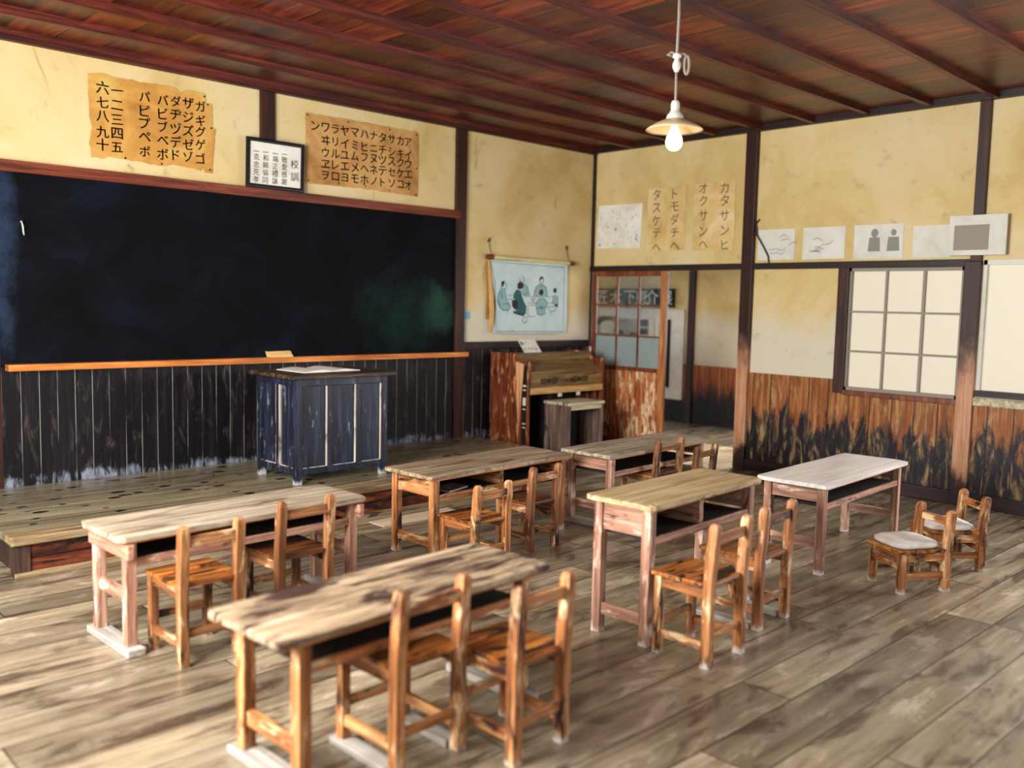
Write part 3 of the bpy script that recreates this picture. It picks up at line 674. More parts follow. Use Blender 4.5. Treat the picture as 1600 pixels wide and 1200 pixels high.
# ------------------------------------------------------------------ school desks
def top_bm(L, W, T, z, rag=0.0, seed=0):
    random.seed(seed); bm = bmesh.new(); nx, ny = 44, 8
    jf = [random.uniform(-1, 1)*rag*(2.6 if random.random() < 0.15 else 1) for _ in range(nx+1)]
    def pt(i, j, k):
        x = -L/2+L*i/nx; y = -W/2+W*j/ny
        if j == 0: y += abs(jf[i])*(0.4 if k == 'm' else 1.0)
        if j == ny: y -= abs(jf[-1-i])*0.3
        if i in (0, nx) and j in (0, ny): y += 0.008 if j == 0 else -0.008; x += 0.006 if i == 0 else -0.006
        if i in (0, nx): x += (0.003*math.sin(j*2.1+seed))*(1 if i == 0 else -1)
        zz = {'b': z-T, 't': z}[k]
        if k == 't':
            zz += 0.0015*math.sin(x*9+seed)*math.sin(y*14)
            if j == 0: zz -= 0.004+abs(jf[i])*0.5
            if j == ny or i in (0, nx): zz -= 0.003
        return (x, y, zz)
    V = {(i, j, k): bm.verts.new(pt(i, j, k)) for i in range(nx+1) for j in range(ny+1) for k in 'bt'}
    for i in range(nx):
        for j in range(ny):
            bm.faces.new([V[q] for q in ((i, j, 't'), (i+1, j, 't'), (i+1, j+1, 't'), (i, j+1, 't'))])
            bm.faces.new([V[q] for q in ((i, j, 'b'), (i, j+1, 'b'), (i+1, j+1, 'b'), (i+1, j, 'b'))])
    for i in range(nx):
        for j in (0, ny):
            q = [V[(i, j, 'b')], V[(i+1, j, 'b')], V[(i+1, j, 't')], V[(i, j, 't')]]; bm.faces.new(q if j == 0 else q[::-1])
    for j in range(ny):
        for i in (0, nx):
            q = [V[(i, j, 'b')], V[(i, j, 't')], V[(i, j+1, 't')], V[(i, j+1, 'b')]]; bm.faces.new(q if i == 0 else q[::-1])
    return bm
def desk(label, x, y, L, W, H, rot, top, fr, over=0.06, T=0.028, apron=0.12, runner=False, stretch=0.20, rag=0.002, seed=1, tenon=False, divider=True, shelf=0.12):
    t = thing('school_desk', label, 'desk', (x, y, 0), math.radians(rot), 'low wooden school desks in the classroom')
    FX, FY, FZ = M[fr+'X'], M[fr+'Y'], M[fr+'Z']
    obj('tabletop', top_bm(L, W, T, H, rag, seed), M[top], t)
    obj('front_edge', boxes((-L/2+0.02, L/2-0.02, -W/2+0.006, -W/2+0.03, H-T-0.008, H-T+0.001)), M['edge'], t)
    l = 0.052; hx = L/2-over; hy = W/2-0.035; zt = H-T
    rz = 0.038 if runner else 0.0
    for sx in (-1, 1):
        for sy in (-1, 1):
            cx, cy = sx*(hx-l/2), sy*(hy-l/2)
            obj('leg', boxes((cx-l/2, cx+l/2, cy-l/2, cy+l/2, rz, zt)), FZ, t, 0.004)
        cx = sx*(hx-l/2)
        if tenon:
            obj('side_rail', boxes((cx-0.016+sx*0.022, cx+0.016+sx*0.022, -hy-0.05, hy+0.01, zt-apron, zt-0.012)), FY, t, 0.004)
        else:
            obj('side_panel', boxes((cx-0.012, cx+0.012, -hy+l, hy-l, zt-apron, zt)), FY, t, 0.002)
        obj('stretcher', boxes((cx-0.014, cx+0.014, -hy+l, hy-l, stretch-0.03, stretch+0.03)), FY, t, 0.004)
        if runner:
            obj('runner', boxes((cx-0.045, cx+0.045, -hy-0.05, hy+0.04, 0, rz)), M['runner'], t, 0.008)
    obj('back_panel', boxes((-hx+l, hx-l, hy-0.02, hy, zt-apron, zt)), FX, t, 0.002)
    obj('shelf', boxes((-hx+l, hx-l, -hy+0.02, hy-0.02, zt-shelf-0.016, zt-shelf)), M['organ_dark'], t)
    obj('shelf_rail', boxes((-hx+l, hx-l, -hy+0.006, -hy+0.026, zt-shelf-0.03, zt-shelf+0.008)), FX, t, 0.003)
    if divider:
        obj('divider', boxes((-0.02, 0.02, -hy+0.03, hy-0.02, zt-shelf, zt)), FY, t, 0.003)
    return t
desk('long low desk with pale floor runners at far left before the platform', -6.165, -2.93, 1.42, 0.47, 0.58, 2.5, 'top_grey', 'pink', over=0.045, apron=0.085, runner=True, stretch=0.27, seed=3, tenon=True, divider=False, shelf=0.10)
desk('nearest low desk with blotched brown top and dark front edge', -6.29, -4.545, 1.36, 0.48, 0.58, 3.0, 'top_dark', 'orange', over=0.10, apron=0.03, runner=True, stretch=0.16, seed=5, divider=False, shelf=0.10)
desk('brown grey desk with a ragged chipped edge just below the lectern', -4.10, -2.63, 1.42, 0.50, 0.58, 3.0, 'top_brown', 'orange', over=0.045, apron=0.125, stretch=0.12, rag=0.007, seed=8)
desk('pale brown desk farthest back before the organ stool and doorway', -2.535, -2.80, 1.42, 0.50, 0.58, 3.0, 'top_grey', 'pink', over=0.055, apron=0.105, runner=True, stretch=0.16, seed=12, divider=False)
desk('taller narrow desk with yellow tan top and pink side panel', -4.345, -4.505, 1.13, 0.42, 0.73, 3.5, 'top_tan', 'pink', over=0.035, apron=0.15, stretch=0.13, rag=0.004, seed=15, shelf=0.16)
desk('desk with whitish shiny top at the right near the window wall', -2.385, -4.44, 1.41, 0.49, 0.60, 3.0, 'top_white', 'pink', over=0.05, apron=0.10, stretch=0.2, seed=18, divider=False)
bkx = thing('exercise_book', 'thin pale book on the shelf inside the chipped desk', 'book', (-4.48, -2.72, 0.433), 0.3)
obj('page', boxes((-0.11, 0.11, -0.07, 0.07, 0, 0.008)), M['sheet'], bkx); obj('cover', boxes((-0.112, 0.112, -0.072, 0.072, 0.008, 0.012)), M['stool_side'], bkx)

# ------------------------------------------------------------------ school chairs
def post_bm(cx, cy, hw, hd, h, lean=0.025, seat=0.36):
    rings = []
    for z, k in ((0, 1), (seat, 1), (h-0.03, 1), (h-0.012, 0.86), (h, 0.5)):
        dy = -lean*max(0, (z-seat)/(h-seat)) if h > seat else 0
        rings.append([(cx-hw*k, cy-hd*k+dy, z), (cx+hw*k, cy-hd*k+dy, z), (cx+hw*k, cy+hd*k+dy, z), (cx-hw*k, cy+hd*k+dy, z)])
    bm = bmesh.new(); loft(bm, rings); return bm
def chair(label, x, y, W=0.33, D=0.34, h=0.68, sh=0.40, rot=2.0, fr='orange', seat='seat', runner=False, cushion=False, slat=0.05, g='small wooden school chairs'):
    """x, y: middle of the line between the two back posts"""
    t = thing('school_chair', label, 'chair', (x, y, 0), math.radians(rot), g)
    FX, FY, FZ = M[fr+'X'], M[fr+'Y'], M[fr+'Z']
    hw, hd = 0.022, 0.024
    a = W/2-hw; rz = 0.03 if runner else 0.0
    for s in (-1, 1):
        obj('back_post', post_bm(s*a, 0, hw, hd, h, 0.02, sh), FZ, t, 0.004)
        obj('leg', boxes((s*a-0.02, s*a+0.02, D-0.045, D-0.005, rz, sh-0.02)), FZ, t, 0.004)
        obj('seat_rail', boxes((s*a-0.013, s*a+0.013, 0.024, D-0.045, sh-0.075, sh-0.02)), FY, t, 0.003)
        obj('stretcher', boxes((s*a-0.012, s*a+0.012, 0.024, D-0.045, 0.085, 0.125)), FY, t, 0.003)
        if runner: obj('runner', boxes((s*a-0.035, s*a+0.035, 0.03, D+0.02, 0, rz)), M['runner'], t, 0.006)
    obj('seat_rail', boxes((-a+0.02, a-0.02, D-0.04, D-0.018, sh-0.07, sh-0.02)), FX, t, 0.003)
    obj('stretcher', boxes((-a+0.02, a-0.02, -0.012, 0.012, 0.135, 0.17)), FX, t, 0.003)
    obj('stretcher', boxes((-a+0.02, a-0.02, D-0.036, D-0.014, 0.15, 0.185)), FX, t, 0.003)
    bm = bmesh.new(); w2 = W/2+0.002
    v = [(-w2, D+0.012), (w2, D+0.012), (w2, 0.026), (a-hw-0.002, 0.026), (a-hw-0.002, -0.012), (-a+hw+0.002, -0.012), (-a+hw+0.002, 0.026), (-w2, 0.026)]
    prism(bm, v, lambda p, q, d: (p, q, d), sh-0.02, sh); obj('seat', bm, M[seat], t, 0.004)
    zt = h-0.052
    obj('back_slat', boxes((-a+0.018, a-0.018, -0.028, -0.010, zt-slat, zt)), FX, t, 0.003)
    if cushion:
        bm = bmesh.new(); rings = []
        for z, k in ((0, 0.90), (0.012, 1.0), (0.03, 0.99), (0.042, 0.86), (0.046, 0.6)):
            n = 28; rings.append([(w2*0.96*k*math.copysign(abs(math.cos(2*PI*i/n))**0.5, math.cos(2*PI*i/n)), D/2+0.02+(D/2-0.012)*k*math.copysign(abs(math.sin(2*PI*i/n))**0.5, math.sin(2*PI*i/n)), z) for i in range(n)])
        loft(bm, rings)
        c = obj('seat_cushion', bm, M['cushion'], None, smooth=True, loc=(x, y, sh+0.0005), rotz=math.radians(rot))
        tag(c, cushion, 'cushion', 'white cushions on chairs by the window wall')
    return t
chair('chair at the left end of the far left desk, beside its floor runner', -6.545, -3.455, 0.32, 0.33, 0.665, 0.39, 2, 'brown', 'seat')
chair('dark seated chair on the right behind the far left desk', -5.94, -3.275, 0.34, 0.34, 0.665, 0.37, 2, 'brown', 'seat_dark')
chair('large near chair on the left behind the nearest desk, standing on pale runners', -6.375, -4.875, 0.34, 0.35, 0.69, 0.41, 2, 'orange', 'seat', runner=True)
chair('near chair set farther back, nearest to the camera, with whitened feet', -6.02, -5.095, 0.31, 0.33, 0.685, 0.39, 2, 'orange', 'seat')
chair('low chair on the left behind the chipped desk below the lectern', -4.59, -3.255, 0.315, 0.32, 0.575, 0.34, 2, 'orange', 'seat')
chair('low dark chair on the right behind the chipped desk below the lectern', -3.97, -3.11, 0.30, 0.32, 0.60, 0.35, 2, 'brown', 'seat_dark')
chair('chair standing close behind the farthest desk near the doorway', -2.55, -3.105, 0.36, 0.33, 0.665, 0.39, 2, 'brown', 'seat_dark')
chair('lowest chair at the right end of the farthest desk near the doorway', -2.125, -3.16, 0.30, 0.32, 0.575, 0.35, 1, 'brown', 'seat_dark')
chair('orange chair on the left behind the taller yellow tan desk', -4.70, -5.05, 0.335, 0.305, 0.70, 0.41, 2, 'orange', 'seat')
chair('chair with pale floor runners on the right behind the taller yellow tan desk', -4.055, -4.93, 0.34, 0.35, 0.67, 0.39, 2, 'orange', 'seat', runner=True)
chair('white cushioned chair turned sideways, nearer one by the window wall', -2.65, -5.215, 0.31, 0.34, 0.50, 0.27, 61, 'orange', 'seat', cushion='white cushion on the nearer sideways chair by the window wall')
chair('white cushioned chair turned sideways, farther one by the window wall', -2.0, -5.215, 0.31, 0.34, 0.50, 0.27, 50, 'orange', 'seat', cushion='white cushion on the farther sideways chair by the window wall')

# ------------------------------------------------------------------ papers on the front wall
def sheet(name, outline, fn, thick, mat, parent=None):
    """thin paper with a torn outline, slightly wavy"""
    bm = bmesh.new(); prism(bm, outline, fn, 0.003, 0.003+thick)
    return obj(name, bm, mat, parent)
def ragged(pts, step, amp, seed):
    random.seed(seed); out = []
    for (x0, y0), (x1, y1) in zip(pts, pts[1:]+pts[:1]):
        n = max(1, int(math.hypot(x1-x0, y1-y0)/step))
        for i in range(n):
            a = i/n; out.append((x0+(x1-x0)*a+random.uniform(-amp, amp), y0+(y1-y0)*a+random.uniform(-amp, amp)))
    return out
FD = lambda u, v, d: (u, -d, v)
RD = lambda u, v, d: (-d, u, v)
P1 = [('六',-5.765,3.289),('七',-5.767,3.177),('八',-5.769,3.073),('九',-5.771,2.952),('十',-5.773,2.855),('一',-5.655,3.286),('二',-5.657,3.173),('三',-5.659,3.063),('四',-5.661,2.957),('五',-5.663,2.85),('パ',-5.441,3.277),('ピ',-5.442,3.165),('プ',-5.444,3.069),('ペ',-5.445,2.964),('ポ',-5.447,2.848),('バ',-5.295,3.275),('ビ',-5.296,3.165),('ブ',-5.298,3.063),('ベ',-5.299,2.957),('ボ',-5.301,2.843),('ダ',-5.188,3.281),('ヂ',-5.189,3.174),('ヅ',-5.19,3.063),('デ',-5.191,2.956),('ド',-5.193,2.849),('ザ',-5.084,3.282),('ジ',-5.085,3.17),('ズ',-5.086,3.063),('ゼ',-5.087,2.95),('ゾ',-5.088,2.85),('ガ',-4.978,3.275),('ギ',-4.979,3.159),('グ',-4.98,3.066),('ゲ',-4.981,2.961),('ゴ',-4.982,2.847)]
P2 = [('ン',-3.884,3.277),('ワ',-3.776,3.278),('ヰ',-3.775,3.164),('ウ',-3.775,3.053),('ヱ',-3.774,2.948),('ヲ',-3.774,2.843),('ラ',-3.671,3.278),('リ',-3.67,3.164),('ル',-3.669,3.055),('レ',-3.669,2.95),('ロ',-3.668,2.845),('ヤ',-3.567,3.278),('イ',-3.566,3.162),('ユ',-3.566,3.056),('エ',-3.565,2.952),('ヨ',-3.564,2.846),('マ',-3.455,3.279),('ミ',-3.454,3.162),('ム',-3.453,3.059),('メ',-3.452,2.954),('モ',-3.452,2.848),('ハ',-3.346,3.28),('ヒ',-3.345,3.161),('フ',-3.344,3.06),('ヘ',-3.343,2.956),('ホ',-3.342,2.849),('ナ',-3.24,3.279),('ニ',-3.239,3.159),('ヌ',-3.238,3.061),('ネ',-3.237,2.958),('ノ',-3.236,2.85),('タ',-3.135,3.278),('チ',-3.134,3.157),('ツ',-3.133,3.062),('テ',-3.132,2.959),('ト',-3.131,2.85),('サ',-3.026,3.278),('シ',-3.025,3.155),('ス',-3.024,3.063),('セ',-3.023,2.96),('ソ',-3.021,2.851),('カ',-2.92,3.277),('キ',-2.918,3.153),('ク',-2.917,3.064),('ケ',-2.915,2.961),('コ',-2.914,2.851),('ア',-2.825,3.274),('イ',-2.823,3.149),('ウ',-2.822,3.062),('エ',-2.82,2.96),('オ',-2.819,2.85)]
PF = [('一',-4.503,2.965),('克',-4.503,2.918),('忠',-4.504,2.853),('克',-4.504,2.791),('孝',-4.504,2.726),('一',-4.414,2.967),('和',-4.414,2.919),('親',-4.414,2.857),('協',-4.415,2.794),('同',-4.415,2.726),('一',-4.32,2.967),('端',-4.32,2.921),('正',-4.321,2.856),('禮',-4.321,2.795),('譲',-4.321,2.729),('一',-4.23,2.972),('敬',-4.23,2.923),('愛',-4.23,2.861),('感',-4.23,2.798),('謝',-4.23,2.734),('校',-4.129,2.898),('訓',-4.129,2.789)]
PR = [('タ',-0.949,2.968),('ス',-0.956,2.816),('ケ',-0.962,2.675),('テ',-0.968,2.533),('ヘ',-0.976,2.368),('ト',-1.202,2.956),('モ',-1.209,2.818),('ダ',-1.215,2.679),('チ',-1.222,2.529),('ヘ',-1.229,2.378),('オ',-1.581,2.991),('ク',-1.587,2.856),('サ',-1.595,2.699),('ン',-1.603,2.53),('ヘ',-1.61,2.384),('カ',-1.851,2.976),('タ',-1.858,2.844),('サ',-1.866,2.684),('ン',-1.874,2.525),('ヒ',-1.881,2.375)]
OUT1 = [(-5.87,3.38),(-5.75,3.4),(-5.65,3.38),(-5.54,3.39),(-5.51,3.38),(-5.36,3.39),(-5.19,3.39),(-5.15,3.36),(-5.11,3.39),(-4.94,3.39),(-4.93,3.31),(-4.88,3.31),(-4.87,3.12),(-4.85,3.1),(-4.87,2.86),(-4.88,2.74),(-4.94,2.74),(-4.96,2.79),(-4.98,2.75),(-5.19,2.77),(-5.3,2.75),(-5.37,2.75),(-5.49,2.76),(-5.61,2.76),(-5.74,2.77),(-5.75,2.75),(-5.86,2.75),(-5.87,2.86),(-5.85,2.98),(-5.87,3.05)]
p = obj('kana_chart', prism(bmesh.new(), ragged(OUT1, 0.03, 0.005, 4), FD, 0.003, 0.007), M['parch_y'])
tag(p, 'torn yellow brown chart with voiced katakana and numerals above the blackboard', 'poster')
obj('lettering', letters(P1[:10], 0.100, FW(0.0085)), M['ink'], p)['label'] = 'black brushed numerals'
obj('lettering', letters(P1[10:], 0.100, FW(0.0085)), M['ink'], p)['label'] = 'black brushed katakana'
for x, z in ((-4.945, 3.36), (-4.915, 3.30), (-4.885, 3.11), (-4.90, 2.765), (-5.31, 2.765), (-5.60, 2.775)):
    obj('pin', lathe(bmesh.new(), [(0.008, 0), (0.006, 0.006)], 10), M['pin'], p).matrix_world = Matrix.Translation((x, -0.007, z)) @ Euler((PI/2, 0, 0)).to_matrix().to_4x4()
p = obj('kana_chart', prism(bmesh.new(), ragged([(-3.985, 3.385), (-3.3, 3.392), (-2.70, 3.39), (-2.69, 3.1), (-2.70, 2.75), (-3.35, 2.765), (-3.98, 2.755)], 0.04, 0.004, 9), FD, 0.003, 0.007), M['parch'])
tag(p, 'brown chart with the whole katakana table to the right of the framed motto', 'poster')
obj('lettering', letters(P2, 0.105, FW(0.0085)), M['ink'], p)['label'] = 'black brushed katakana'
for x, z in ((-3.965, 3.365), (-3.53, 3.365), (-3.05, 3.365), (-2.72, 3.36), (-2.715, 3.03), (-2.72, 2.77), (-3.05, 2.78), (-3.33, 2.79), (-3.63, 2.785), (-3.955, 2.78)):
    obj('pin', lathe(bmesh.new(), [(0.008, 0), (0.006, 0.006)], 10), M['pin'], p).matrix_world = Matrix.Translation((x, -0.007, z)) @ Euler((PI/2, 0, 0)).to_matrix().to_4x4()

# framed motto standing on the blackboard rail, leaning forward a little
fx, fz, fw, fh = -4.315, 2.656, 0.565, 0.425
tilt = 0.035
fr = thing('picture_frame', 'black framed white school motto standing on the red rail', 'picture frame', (fx, -0.050, fz))
fr.rotation_euler = (tilt, 0, -0.0)
bm = bmesh.new(); b = 0.034
for s in (-1, 1):
    box(bm, min(s*fw/2, s*(fw/2-b)), max(s*fw/2, s*(fw/2-b)), -0.012, 0.010, 0, fh)
box(bm, -fw/2+b, fw/2-b, -0.012, 0.010, 0, b); box(bm, -fw/2+b, fw/2-b, -0.012, 0.010, fh-b, fh)
fo = obj('frame', bm, M['black'], fr, 0.004)
bm = bmesh.new()
def rope(p, q):
    p, q = Vector(p), Vector(q); n = int((q-p).length/0.017); d = (q-p).normalized()
    w = Vector((0, 0, 1)) if abs(d.z) < 0.5 else Vector((1, 0, 0))
    for i in range(n):
        c = p+(q-p)*((i+0.5)/n); tube(bm, [c-d*0.007-w*0.011+Vector((0, 0, 0)), c+Vector((0, -0.006, 0)), c+d*0.007+w*0.011], 0.0045, 5)
for s in (-1, 1): rope((s*(fw/2-b/2), -0.012, 0.02), (s*(fw/2-b/2), -0.012, fh-0.02))
for z in (b/2, fh-b/2): rope((-fw/2+0.02, -0.012, z), (fw/2-0.02, -0.012, z))
obj('rope_moulding', bm, M['black'], fo)
obj('motto_paper', boxes((-fw/2+b-0.004, fw/2-b+0.004, -0.002, 0.006, b-0.004, fh-b+0.004)), M['white'], fr)
items = [(c, x-fx, z-fz) for c, x, z in PF]
mf = lambda u, v: (u, -0.004, v)
bm = letters([i for i in items if i[0] not in '一' and i[1] < 0.12], 0.060, mf, bold=0.0)
letters([i for i in items if i[0] in '一'], 0.058, mf, bm=bm, bold=0.01)
obj('lettering', letters([i for i in items if i[1] >= 0.12], 0.082, mf, bold=0.0), M['ink'], fr)['label'] = 'brushed heading characters'
obj('lettering', bm, M['ink'], fr)['label'] = 'black brushed motto characters'

# hanging scroll with the line drawing of a family at table
D = {"sheet":[[-1.719,2.165],[-0.492,2.168],[-0.483,1.535],[-0.501,1.358],[-1.196,1.358],[-1.677,1.372],[-1.637,1.477],[-1.628,1.688],[-1.686,1.979]],"border":[[-1.714,2.147],[-0.548,2.132],[-0.535,1.375],[-1.62,1.387],[-1.631,1.625],[-1.653,1.918],[-1.714,2.147]],"back1":[[-1.747,2.164],[-1.712,2.16],[-1.663,1.918],[-1.633,1.625],[-1.638,1.371],[-1.698,1.377],[-1.716,1.791]],"back2":[[-1.759,2.163],[-1.74,2.164],[-1.709,1.791],[-1.699,1.519],[-1.747,1.519],[-1.738,1.79]],"dark":[[[-1.556,1.937],[-1.505,1.946],[-1.514,1.912],[-1.532,1.874],[-1.554,1.884]],[[-1.311,1.886],[-1.302,1.929],[-1.26,1.943],[-1.214,1.926],[-1.213,1.883],[-1.258,1.86],[-1.295,1.859]],[[-1.388,1.734],[-1.329,1.741],[-1.29,1.704],[-1.303,1.639],[-1.341,1.628],[-1.387,1.67]],[[-0.962,1.978],[-0.952,2.003],[-0.924,2.015],[-0.895,2.003],[-0.891,1.972],[-0.92,1.993],[-0.953,1.959]],[[-0.957,1.852],[-0.934,1.869],[-0.899,1.864],[-0.888,1.826],[-0.908,1.796],[-0.948,1.803],[-0.964,1.819]],[[-0.727,1.874],[-0.695,1.89],[-0.67,1.876],[-0.673,1.837],[-0.701,1.825],[-0.723,1.847]],[[-1.363,1.617],[-1.325,1.601],[-1.188,1.564],[-1.203,1.555],[-1.294,1.572],[-1.366,1.59]],[[-1.608,1.741],[-1.581,1.699],[-1.574,1.662],[-1.598,1.699]],[[-0.688,1.702],[-0.645,1.703],[-0.65,1.66],[-0.69,1.68]]],"teal":[[[-1.318,1.856],[-1.257,1.844],[-1.233,1.78],[-1.192,1.705],[-1.161,1.673],[-1.165,1.586],[-1.203,1.564],[-1.279,1.585],[-1.34,1.612],[-1.303,1.639],[-1.29,1.693],[-1.329,1.741],[-1.367,1.751],[-1.361,1.809]]],"light":[[[-1.554,1.874],[-1.502,1.859],[-1.475,1.754],[-1.417,1.691],[-1.408,1.648],[-1.459,1.621],[-1.525,1.62],[-1.58,1.662],[-1.605,1.73],[-1.592,1.804]],[[-1.207,1.923],[-1.149,1.885],[-1.115,1.791],[-1.21,1.786],[-1.242,1.845]],[[-0.952,1.929],[-0.905,1.925],[-0.848,1.888],[-0.817,1.789],[-0.884,1.785],[-0.947,1.786],[-1.033,1.784],[-1.02,1.872]],[[-0.962,1.764],[-0.867,1.76],[-0.825,1.711],[-0.824,1.667],[-0.863,1.649],[-0.861,1.588],[-0.924,1.566],[-0.979,1.582],[-0.997,1.642],[-1.007,1.708]],[[-0.716,1.808],[-0.659,1.803],[-0.644,1.748],[-0.652,1.697],[-0.687,1.685],[-0.729,1.713]]],"lines":[[[-1.515,1.922],[-1.475,1.915],[-1.478,1.87],[-1.507,1.854]],[[-1.554,1.874],[-1.595,1.804],[-1.608,1.73],[-1.577,1.657],[-1.518,1.62],[-1.444,1.621],[-1.408,1.654]],[[-1.502,1.859],[-1.475,1.754]],[[-1.546,1.837],[-1.547,1.752],[-1.521,1.753]],[[-1.519,1.689],[-1.446,1.696],[-1.408,1.654]],[[-1.277,1.989],[-1.273,1.951],[-1.245,1.943]],[[-1.247,2.004],[-1.209,1.991],[-1.208,1.948],[-1.238,1.942]],[[-1.207,1.923],[-1.149,1.885],[-1.115,1.791]],[[-1.264,1.822],[-1.18,1.79],[-1.158,1.834]],[[-0.954,1.983],[-0.953,1.945],[-0.928,1.929],[-0.898,1.947],[-0.894,1.98]],[[-0.952,1.929],[-1.013,1.889],[-1.042,1.806],[-1.028,1.782]],[[-0.905,1.925],[-0.845,1.888],[-0.817,1.787]],[[-0.944,1.918],[-0.927,1.886],[-0.901,1.921]],[[-0.962,1.764],[-0.999,1.708],[-1.005,1.648],[-0.824,1.661],[-0.821,1.711],[-0.867,1.76],[-0.962,1.764]],[[-0.997,1.642],[-0.979,1.582],[-0.924,1.564],[-0.861,1.588],[-0.86,1.65]],[[-0.943,1.665],[-0.92,1.676],[-0.892,1.66],[-0.918,1.638],[-0.943,1.665]],[[-0.716,1.808],[-0.734,1.712],[-0.687,1.685]],[[-0.659,1.803],[-0.641,1.748],[-0.647,1.663]],[[-1.457,1.791],[-1.375,1.786]],[[-1.195,1.781],[-0.723,1.785]],[[-1.47,1.743],[-1.374,1.74]],[[-1.146,1.706],[-1.007,1.708]],[[-1.13,1.679],[-1.006,1.684]],[[-0.817,1.711],[-0.729,1.71]],[[-1.087,1.761],[-1.07,1.74],[-1.024,1.741],[-1.017,1.763],[-1.087,1.761]],[[-1.07,1.734],[-1.046,1.707],[-1.007,1.714]],[[-0.8,1.667],[-0.766,1.617],[-0.717,1.612],[-0.678,1.646],[-0.687,1.674],[-0.8,1.667]],[[-1.21,1.542],[-1.216,1.499],[-1.185,1.477],[-1.147,1.499],[-1.156,1.548],[-1.21,1.542]],[[-0.766,1.612],[-0.756,1.567]],[[-1.459,1.621],[-1.45,1.579]],[[-1.138,1.673],[-1.134,1.554],[-1.017,1.554]],[[-1.379,1.413],[-1.355,1.38]],[[-1.346,1.81],[-1.359,1.756],[-1.329,1.741]],[[-1.286,1.8],[-1.207,1.694]]]}
sc = thing('hanging_scroll', 'white hanging picture scroll of people round a low table above the organ', 'scroll', (-1.07, -0.03, 2.19))
def up(name, bm, mat, par=sc):
    o = obj(name, bm, mat, par); o.location = (1.07, 0.03, -2.19) if par is sc else (0, 0, 0); return o
bm = bmesh.new(); tube(bm, [(-1.70, -0.045, 2.197), (-0.455, -0.045, 2.185)], 0.024, 16); up('roller_rod', bm, M['cream'])
for xa, xb, z in ((-1.775, -1.685, 2.198), (-0.465, -0.385, 2.185)):
    bm = bmesh.new(); tube(bm, [(xa, -0.045, z), (xa+0.01, -0.045, z), (xb, -0.045, z)], 0.028, 14); up('rod_end', bm, M['redend'])
for x, z in ((-1.705, 2.21), (-0.465, 2.20)):
    bm = bmesh.new(); tube(bm, [(x, -0.045, z), (x-0.008, -0.02, z+0.09), (x-0.012, -0.012, z+0.165)], 0.004, 6); tube(bm, [(x-0.03, -0.01, z+0.15), (x-0.012, -0.02, z+0.175), (x+0.008, -0.01, z+0.19)], 0.006, 6); tube(bm, [(x-0.02, -0.01, z+0.19), (x+0.002, -0.012, z+0.15)], 0.004, 6)
    up('hanging_string', bm, M['pin'])
bm = bmesh.new(); prism(bm, D['back2'], FD, 0.012, 0.015); up('backing_sheet', bm, M['parch_y'])['label'] = 'orange older sheet hanging behind'
bm = bmesh.new(); prism(bm, D['back1'], FD, 0.025, 0.028); up('backing_sheet', bm, M['backp'])['label'] = 'tan older sheet hanging behind'
bm = bmesh.new(); prism(bm, D['sheet'], FD, 0.045, 0.048); sh = up('picture_sheet', bm, M['bluish'])
bm = bmesh.new()
bm.free()
for q in D['light']:
    bm = bmesh.new(); poly(bm, q, FW(0.0492)); up('robe_wash', bm, M['pale_teal'], sh)
bm = bmesh.new()
for q in D['teal']: poly(bm, q, FW(0.0498))
up('dark_wash', bm, M['teal'], sh)
bm = bmesh.new()
for q in D['dark']: poly(bm, q, FW(0.0504))
for q in D['lines']: stroke(bm, q, 0.007, FW(0.0504))
stroke(bm, D['border'], 0.006, FW(0.0504))
up('ink_drawing', bm, M['ink'], sh)
tag(obj('sticker', boxes((-2.045, -1.965, -0.004, -0.001, 1.52, 1.60)), M['sticker']), 'tiny blue sticker on the plaster left of the scroll', 'sticker')

# ------------------------------------------------------------------ papers on the right wall
mp = tag(obj('dotted_sheet', prism(bmesh.new(), [(-0.085, 2.895), (-0.755, 2.885), (-0.735, 2.37), (-0.07, 2.385)], RD, 0.003, 0.006), M['white']), 'white sheet with scattered blue dots beside the room corner', 'poster')
bm = bmesh.new(); random.seed(21)
for k in range(46):
    y, z = random.uniform(-0.70, -0.12), random.uniform(2.42, 2.85); r = random.choice([0.006, 0.008, 0.009, 0.016 if k % 9 == 0 else 0.007])
    poly(bm, [(y+r*math.cos(q*PI/4), z+r*math.sin(q*PI/4)) for q in range(8)], RW(0.0075))
for y, z, r in ((-0.36, 2.60, 0.02), (-0.115, 2.425, 0.02)): poly(bm, [(y+r*math.cos(q*PI/4), z+r*math.sin(q*PI/4)) for q in range(8)], RW(0.0076))
obj('dots', bm, M['blue_ink'], mp)
for (ya, yb, z0, z1, lab, sel) in ((-0.83, -1.35, 2.33, 3.04, 'tan katakana sheet next to the dotted white sheet', lambda y: y > -1.4), (-1.46, -1.985, 2.32, 3.04, 'tan katakana sheet beside the tall dark post', lambda y: y < -1.4)):
    s = tag(obj('writing_sheet', prism(bmesh.new(), ragged([(ya, z1), (yb, z1), (yb, z0), (ya, z0)], 0.08, 0.006, int(-ya*10)), RD, 0.003, 0.006), M['tanp']), lab, 'poster', 'tan writing sheets on the right wall')
    it = [(c, -y, z) for c, y, z in PR if sel(y)]
    for col in (it[:5], it[5:]): obj('lettering', letters(col, 0.135, lambda u, v: (-0.0078, -u, v), bold=0.0), M['fade'], s)['label'] = 'column of faded brushed katakana'
names = ['leftmost faded white drawing above the plaster panel', 'faded white drawing left of the window, second in the row', 'faded white drawing with grey figures above the window', 'plain pale sheet above the window beside the grey panel']
